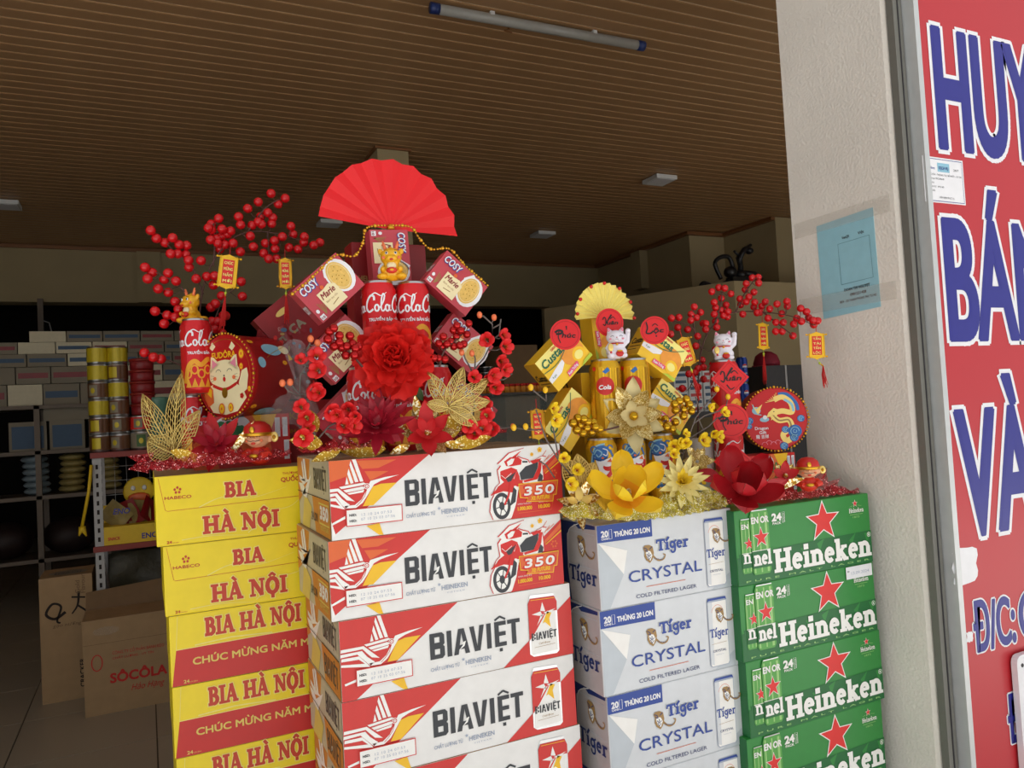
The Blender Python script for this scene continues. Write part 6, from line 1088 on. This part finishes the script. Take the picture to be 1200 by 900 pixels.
# ---------------------------------------------------------------- round and diamond cards
def card(label, x, y, Y, shape, s, roll, yaw, word, name='round_card'):
    t = thing(name, label, 'card', at(x, y, Y), R(yaw), R(-roll)); n = 36 if shape == 'o' else 4
    pts = [(s*cos(2*pi*i/n), s*sin(2*pi*i/n)) for i in range(n)]; mb = MB(); mb.add([(a, b, c) for b in (0, .0009) for a, c in pts], [tuple(range(n)), tuple(range(n, 2*n))[::-1]]+[(i, n+i, n+(i+1) % n, (i+1) % n) for i in range(n)], 'paperred'); part('board', mb.mesh(), t)
    p = PR(); k = s*1000
    if shape == 'o': p.arc('magred', 0, 0, k*.86, k*.86, 0, 360, k*.03, 1, 36)
    else: p.loop('magred', [(k*.84*cos(2*pi*i/4), k*.84*sin(2*pi*i/4)) for i in range(4)], k*.03)
    L = lambda pts, w_, tp=0: p.line('black', [(a*k, b*k) for a, b in catmull(pts, 6)], w_*k, 3, 0, tp)
    if word == 'Xuân': L([(-.5, .2), (-.42, .36), (-.3, .3), (-.28, 0), (-.36, -.2), (-.5, -.1)], .07); L([(.15, .55), (-.1, .2), (-.25, -.05)], .12, .5); L([(.05, .25), (.25, .38), (.42, .2)], .07, .5); L([(-.2, -.35), (0, -.6), (.2, -.5)], .07, .5); p.text('black', 'uân', -.22*k, -.14*k, .26*k, .78*k, z=3, off=.04, shear=.25)
    if word == 'Phúc': L([(-.68, .12), (-.45, .26), (-.2, .2), (-.3, .05), (-.6, .02)], .13); L([(-.42, .2), (-.45, -.2), (-.3, -.55)], .06); L([(.05, .55), (.08, .3)], .1, .6); p.text('black', 'húc', -.22*k, -.2*k, .3*k, .85*k, z=3, off=.04, shear=.2)
    if word == 'Lộc': L([(-.55, .6), (-.48, .2), (-.58, -.15), (-.3, -.2), (-.1, -.05)], .1); L([(-.15, .3), (.05, .45), (.25, .3)], .06); p.ell('black', .1*k, -.42*k, .06*k, .06*k, 3, 8); p.text('black', 'ộc', -.1*k, -.18*k, .32*k, .7*k, z=3, off=.04, shear=.2)
    if word == 'Lạc': L([(-.3, .5), (-.32, .1), (-.4, -.2), (-.1, -.15)], .1); L([(.0, .2), (.2, .35), (.4, .2)], .07); p.text('black', 'ạc', -.1*k, -.1*k, .3*k, .6*k, z=3, off=.04, shear=.2)
    part('lettering', p.mesh(), t); return t
card('round red card with black brush lettering over the upper left cake box', 662.5, 392, 1.15, 'o', .0265, -4, -30, 'Phúc')
card('round red card with black brush lettering behind the white cat', 714.5, 378, 1.215, 'o', .027, 0, -15, 'Xuân')
card('round red card with black brush lettering over the upper right cake box', 767, 387, 1.165, 'o', .0262, 0, -34, 'Lộc')
card('diamond shaped red card under the white cat on the right stack', 855.5, 443, 1.20, 'd', .0375, 0, -30, 'Xuân', 'diamond_card')
card('round red card between two diamond cards on the right stack', 856.5, 493, 1.195, 'o', .0345, 0, -35, 'Phúc')
card('lower diamond shaped red card behind the red magnolia', 859, 540, 1.18, 'd', .037, 0, -30, 'Lạc', 'diamond_card')
# ---------------------------------------------------------------- figures
def blend(mb, name, parent, vox=.0011, label=None):
    o = part(name, mb.mesh(), parent, label); m = o.modifiers.new('blend', 'REMESH'); m.mode = 'VOXEL'; m.voxel_size = vox; m.use_smooth_shade = True; s = o.modifiers.new('smooth', 'SMOOTH'); s.iterations = 4; s.factor = .5; return o
def dragon(label, loc, yaw, s=1.0):
    t = thing('dragon_figure', label, 'figurine', loc, yaw); K = Matrix.Scale(s, 4); mb = MB(); mb.T = K; m = 'figyellow'
    mb.ball((0, .002, .015), (.0205, .017, .016), m, 16, 12); mb.ball((0, 0, .045), (.0205, .018, .0175), m, 16, 12); mb.ball((0, -.015, .039), (.012, .008, .007), m, 12, 8); mb.ball((0, 0, .03), (.015, .014, .01), m)
    for x in (-1, 1):
        mb.ball((x*.018, -.01, .006), (.0105, .013, .0065), m); mb.ball((x*.016, -.008, .02), (.006, .010, .006), m); mb.ball((x*.02, .002, .056), (.005, .004, .006), m); mb.ball((x*.005, -.0215, .041), (.003, .002, .002), m, 8, 6)
    mb.ball((.019, .016, .008), (.009, .012, .006), m); mb.ball((0, .004, .06), (.004, .006, .006), m)
    blend(mb, 'body', t)
    for x in (-1, 1):
        q = MB(); q.T = K; q.tube([(x*.009, 0, .056), (x*.012, 0, .066), (x*.014, 0, .074)], [.0036, .0032, .0018], 'blush', 8); q.ball((x*.0145, 0, .074), .002, 'blush', 8, 6); q.tube([(x*.012, 0, .066), (x*.017, 0, .069)], [.0022, .0012], 'blush', 6); part('horn', q.mesh(), t)
        part('eye', MB().add([], [], m).ball((x*.0085*s, -.0165*s, .0495*s), (.0027*s, .0016*s, .003*s), 'signwhite', 10, 8).ball((x*.0085*s, -.0182*s, .0495*s), (.0016*s, .0007*s, .002*s), 'black', 8, 6).mesh(), t)
        part('cheek', MB().ball((x*.0145*s, -.0135*s, .0415*s), (.0036*s, .0015*s, .0032*s), 'blush', 10, 8).mesh(), t)
        part('eyebrow', MB().tube([(x*.006*s, -.017*s, .0545*s), (x*.009*s, -.0172*s, .0556*s), (x*.012*s, -.0155*s, .0545*s)], .0006*s, 'golddeep', 5).mesh(), t)
    part('mouth', MB().ball((0, -.0232*s, .0362*s), (.0035*s, .001*s, .0022*s), 'figred', 10, 6).mesh(), t); part('belly', MB().ball((0, -.0125*s, .026*s), (.009*s, .004*s, .008*s), 'cream', 12, 8).mesh(), t)
    part('money_bag', MB().ball((0, -.0165*s, .0165*s), (.0105*s, .005*s, .0062*s), 'figred', 12, 8).ball((0, -.0215*s, .0168*s), (.004*s, .001*s, .002*s), 'figyellow', 8, 6).mesh(), t); return t
q = at(459.5, 328, 1.27); dragon('small yellow dragon figure sitting across the two upper cola cans', (q.x, 1.27, ZR+.003+2*HC_), R(-16), .9)
q = at(224, 370, 1.672); dragon('small yellow dragon figure on the cola tower of the left stack', (q.x, 1.672, ZY+2*HC_), R(-52), .92)
def cat(label, loc, yaw, s=1.0):
    t = thing('lucky_cat', label, 'figurine', loc, yaw); m = 'catwhite'; mb = MB(); mb.T = Matrix.Scale(s, 4)
    mb.ball((0, 0, .013), (.021, .016, .0145), m, 16, 12); mb.ball((0, 0, .024), (.0165, .014, .012), m, 16, 12); mb.ball((0, -.001, .042), (.0195, .016, .0145), m, 18, 12); mb.ball((0, -.013, .038), (.009, .005, .006), m)
    for x in (-1, 1): mb.ball((x*.012, -.009, .005), (.009, .011, .006), m)
    mb.tube([(.014, -.002, .027), (.022, -.004, .033), (.024, -.006, .045), (.0235, -.007, .052)], [.006, .0052, .0045, .005], m, 10); mb.ball((.0235, -.009, .053), (.0058, .006, .0052), m)
    mb.tube([(-.012, -.002, .028), (-.019, -.01, .02), (-.015, -.016, .013)], [.0055, .005, .005], m, 10); mb.ball((-.014, -.017, .012), .0055, m)
    for x in (-1, 1): mb.tube([(x*.011, 0, .052), (x*.0145, 0, .062)], [.0065, .0012], m, 10)
    blend(mb, 'body', t)
    B = lambda c, r, mm, n=10: MB().ball(tuple(v*s for v in c), tuple(v*s for v in r), mm, n, 8)
    for x in (-1, 1):
        part('inner_ear', B((x*.0132, -.0042, .0568), (.003, .0015, .004), 'catpink').mesh(), t); part('eye', MB().tube([(s*(x*.0085-.0035), -.0158*s, .0425*s), (x*.0085*s, -.0172*s, .0445*s), (s*(x*.0085+.0035), -.0155*s, .0425*s)], .0005*s, 'ink', 5).mesh(), t); part('blush_spot', B((x*.0125, -.0145, .038), (.0026, .001, .0018), 'catpink').mesh(), t)
    part('nose', B((0, -.0182, .0405), (.0012, .0008, .0009), 'crimson').mesh(), t); part('mouth', MB().tube([(s*a, -.0186*s, s*b) for a, b in ((-.003, .0375), (-.0015, .0362), (0, .0378), (.0015, .0362), (.003, .0375))], .00035*s, 'ink', 4).mesh(), t)
    cl_ = MB(); cl_.tube([(s*.0155*sin(R(a)), -s*.0142*cos(R(a)), .0292*s) for a in range(-100, 101, 20)], .0013*s, 'crimson', 6); part('collar', cl_.mesh(), t); part('bell', B((0, -.0155, .0275), (.0026, .0022, .0026), 'gold').mesh(), t)
    part('gold_coin', B((-.014, -.0225, .021), (.0055, .0018, .008), 'goldlight', 12).mesh(), t); part('red_pouch', B((.004, -.0185, .0085), (.0078, .003, .0062), 'crimson', 12).ball((.004*s, -.0205*s, .0138*s), (.006*s, .002*s, .0018*s), 'gold', 10, 6).mesh(), t); part('paw_spot', B((-.0135, -.0222, .0112), (.0024, .0008, .0024), 'crimson').mesh(), t); return t
q = at(725, 424, 1.19); cat('white lucky cat figure standing on the two gold cans', (q.x, 1.195, ZT+2*HC_-.003), R(-26), .93)
q = at(848, 422, 1.245); cat('white lucky cat figure on the tower with the red cards', (q.x, 1.243, ZG+2*HC_-.005), R(-40), .98)
def doll(label, x, y, Y, yaw, s=1):
    t = thing('wealth_god_doll', label, 'figurine', at(x, y, Y), yaw); K = Matrix.Scale(s, 4)
    mb = MB(); mb.T = K; mb.ball((0, 0, 0), (.0215, .017, .017), 'skin', 16, 12); mb.ball((0, -.013, -.005), (.013, .006, .008), 'skin'); mb.ball((0, -.0185, -.0005), .0026, 'skin', 8, 6)
    for k in (-1, 1): mb.ball((k*.021, 0, -.002), (.004, .004, .007), 'skin')
    blend(mb, 'head', t, .0012)
    h = MB(); h.T = K; h.lathe([(.0232, .004), (.024, .010), (.021, .02), (.013, .0265), (.003, .0285)], 20, 'crimson'); part('hat', h.mesh(), t); part('hat_band', MB().lathe([(.0236*s, .0025*s), (.0248*s, .004*s), (.0248*s, .0075*s), (.0236*s, .009*s)], 20, 'gold').mesh(), t)
    part('hat_jewel', MB().ball((0, -.0235*s, .0135*s), (.005*s, .0015*s, .006*s), 'gold', 8, 6).mesh(), t)
    for k in (-1, 1): part('hat_wing', MB().ball((k*.029*s, 0, .0*s), (.007*s, .002*s, .009*s), 'goldlight', 12, 8).ball((k*.029*s, -.002*s, .0*s), (.003*s, .001*s, .004*s), 'golddeep', 8, 6).mesh(), t); part('eye', MB().tube([(s*(k*.008-.003), -.0165*s, .0015*s), (k*.008*s, -.018*s, .0035*s), (s*(k*.008+.003), -.0162*s, .0015*s)], .0005*s, 'ink', 5).mesh(), t); part('cheek', MB().ball((k*.0125*s, -.0155*s, -.0045*s), (.003*s, .001*s, .0025*s), 'blush', 8, 6).mesh(), t)
    part('mouth', MB().ball((0, -.0195*s, -.009*s), (.0042*s, .001*s, .002*s), 'figred', 10, 6).mesh(), t); part('moustache', MB().tube([(-.011*s, -.018*s, -.004*s), (-.004*s, -.0195*s, -.0055*s), (0, -.02*s, -.0045*s), (.004*s, -.0195*s, -.0055*s), (.011*s, -.018*s, -.004*s)], .0005*s, 'ink', 5).mesh(), t)
    b = MB(); b.T = K; b.ball((0, .004, -.03), (.02, .015, .017), 'figred', 14, 10)
    for k in (-1, 1): b.tube([(k*.015, 0, -.022), (k*.022, -.01, -.028), (k*.012, -.018, -.03)], [.007, .0065, .006], 'figred', 8)
    blend(b, 'robe', t, .0013); part('gold_ingot', MB().ball((0, -.02*s, -.03*s), (.009*s, .005*s, .004*s), 'gold', 10, 6).mesh(), t); return t
d = doll('small doll with pink face and red hat on the left stack', 302, 513, 1.495, R(-30), 1.1); d.rotation_mode = 'XYZ'
d = doll('small doll with pink face and red hat on the right stack', 947, 551, 1.11, R(-40), .9)
# ---------------------------------------------------------------- glitter netting gathered round the foot of each arrangement
def netting(label, xs, ys, Y, h, m, spikes=None, dep=.03, layers=3):
    mb = MB(); p0 = [at(x, y, Y) for x, y in zip(xs, ys)]; C_ = [V(c) for c in catmull([tuple(p) for p in p0], 10)]; n = len(C_)-1
    for l in range(layers):
        def fn(u, v, l=l):
            i = min(n-1, int(u*n)); f = u*n-i; b = C_[i].lerp(C_[i+1], f); s = sin(u*47+l*2)+.6*sin(u*91+l*5); e = sin(pi*min(1, max(0, u*1.0)))**.35
            hh = h*(.65+.25*sin(u*29+l*1.7)+.2*sin(u*67+l*3)); y_ = -dep*.35*l+dep*.25*s*v+dep*.5*v; return (b.x+.004*sin(u*60+v*5+l), b.y+y_, b.z+.001+hh*v*(1 if l else .8)*max(.35, e)+.002*sin(u*120+v*9+l))
        mb.grid(fn, 120, 5, m)
    for (x, y, L, a) in (spikes or []):
        q_ = at(x, y, Y); A_ = R(a); d_ = V((cos(A_), 0, sin(A_))); nrm = V((-sin(A_), 0, cos(A_)))
        mb.grid(lambda u, v: tuple(q_+d_*L*v+nrm*(u-.5)*.03*(1-v)+V((0, -.012*sin(u*9+v*4)*(1-v), 0))), 8, 8, m)
    o = link('glitter_netting', mb.mesh()); return tag(o, label, 'netting')
netting('red glitter netting hanging over the yellow carton edge', [166, 190, 230, 270, 310, 338], [549, 551, 547, 543, 539, 533], 1.485, .026, 'rednet', [(178, 540, .04, 165), (172, 545, .03, 190)])
netting('red glitter netting over the left end of the middle carton', [352, 380, 410, 440], [530, 529, 526, 523], 1.205, .018, 'rednet', None, .02, 2)
netting('red glitter netting over the right end of the middle carton', [500, 530, 560, 592], [520, 516, 512, 506], 1.21, .02, 'rednet', None, .02, 2)
netting('pale yellow glitter netting over the silver carton edge', [664, 690, 730, 770, 810, 846], [605, 607, 609, 606, 600, 592], 1.142, .034, 'yellownet', [(672, 600, .03, 170)], .03)
netting('second tuft of pale yellow netting under the pale spiky flower', [770, 790, 815, 848], [598, 594, 590, 586], 1.125, .032, 'yellownet', [(835, 585, .03, 15)], .03, 2)
netting('red glitter netting over the green carton edge', [838, 870, 905, 940, 975, 1000], [590, 589, 586, 583, 579, 577], 1.15, .022, 'rednet', [(960, 570, .045, 55), (970, 575, .045, 30), (975, 578, .04, 8), (950, 568, .035, 80)], .03)
# ---------------------------------------------------------------- gift boxes behind the biscuit boxes
def gift(name, label, x0, x1, y0, y1, z0, z1, m, words, cat_='box', roll=0, tm_='cream'):
    t = thing(name, label, cat_, ((x0+x1)/2, y0, z0), 0, R(-roll)); w_ = x1-x0; part('carton_body', soft_box(w_, y1-y0, z1-z0, m, m, m, .001), t, None, Matrix.Translation((-w_/2, 0, 0))); p = PR(); p.dx = -w_*500
    for s, x, y, h, W_ in words: p.text(tm_, s, x, y, h, W_, z=1, off=.03)
    part('lettering', p.mesh(), t); return t
a = at(413, 330, 1.40); b = at(497, 284, 1.40)
gift('gift_box', 'tall dark red box standing behind the upright biscuit box', a.x, b.x, 1.395, 1.45, ZR, at(455, 286, 1.4).z, 'choc', [('SHELLY', 4, 318, 10, 40), ('HÀ NỘI', 4, 300, 7, 30)], tm_='tigergold')
q = at(352, 372, 1.60); t = thing('chocolate_gift_box', 'tilted dark red gift box behind the upper left biscuit box', 'box', q, 0, R(-40)); part('carton_body', soft_box(.15, .05, .11, 'hull', 'hull', 'hull', .001), t, None, Matrix.Translation((-.075, 0, -.055))); p = PR(); p.text('cartonwhite', 'nơCA', -62, -16, 17, 62, off=.06); p.ell('goldlight', -20, 32, 16, 6); part('lettering', p.mesh(), t)
a = at(314, 520, 1.60)
gift('gift_box', 'dark red box with gold lettering behind the red blossoms', a.x, a.x+.14, 1.60, 1.70, ZY, ZY+.125, 'choc', [('An Khang', 10, 88, 14, 90), ('THỊNH VƯỢNG', 10, 60, 8, 100)], tm_='golddeep')
q = at(338, 425, 1.62); t = thing('patterned_gift_bag', 'glossy bag with mixed red and blue pattern behind the red blossoms', 'bag', q); mb = MB(); mb.grid(lambda u, v: (.10*(u-.5)*(1+.2*sin(v*9)), -.02*sin(pi*u)-.006*sin(u*20+v*13), .15*(v-.5)+.006*sin(u*16)), 16, 16, 'hull'); mb.grid(lambda u, v: (.10*(u-.5), .03, .15*(v-.5)), 3, 3, 'hull'); part('bag_body', mb.mesh(), t)
p = PR(); q_ = random.Random(5)
for i in range(46): p.ell(q_.choice(('cartonblue', 'tigergold', 'crimson', 'packetblue', 'maroon', 'tape')), q_.uniform(-44, 44), q_.uniform(-66, 66), q_.uniform(2, 7), q_.uniform(2, 6), 1+i % 4, 7)
part('pattern', p.mesh(), t, None, Matrix.Translation((0, -.027, 0)))
mb = MB(); mb.grid(lambda u, v: tuple(at(300+70*u+6*sin(v*7), 505-100*v+8*sin(u*8), 1.57)+V((0, -.02*sin(pi*u)*sin(pi*v)-.006*sin(u*23+v*17), 0))), 20, 20, 'clear'); o = link('cellophane_wrap', mb.mesh()); tag(o, 'crinkled clear cellophane round the dark red gifts', 'wrapping')
q = at(828, 520, 1.27); o = link('white_cup', MB().lathe([(.024, 0), (.028, .004), (.031, .125), (.033, .13), (.029, .13)], 20, 'bucket').mesh(), None, Matrix.Translation((q.x-.004, 1.29, ZT if q.x < .985 else ZG))); tag(o, 'plain white cup behind the yellow blossom twig', 'cup')
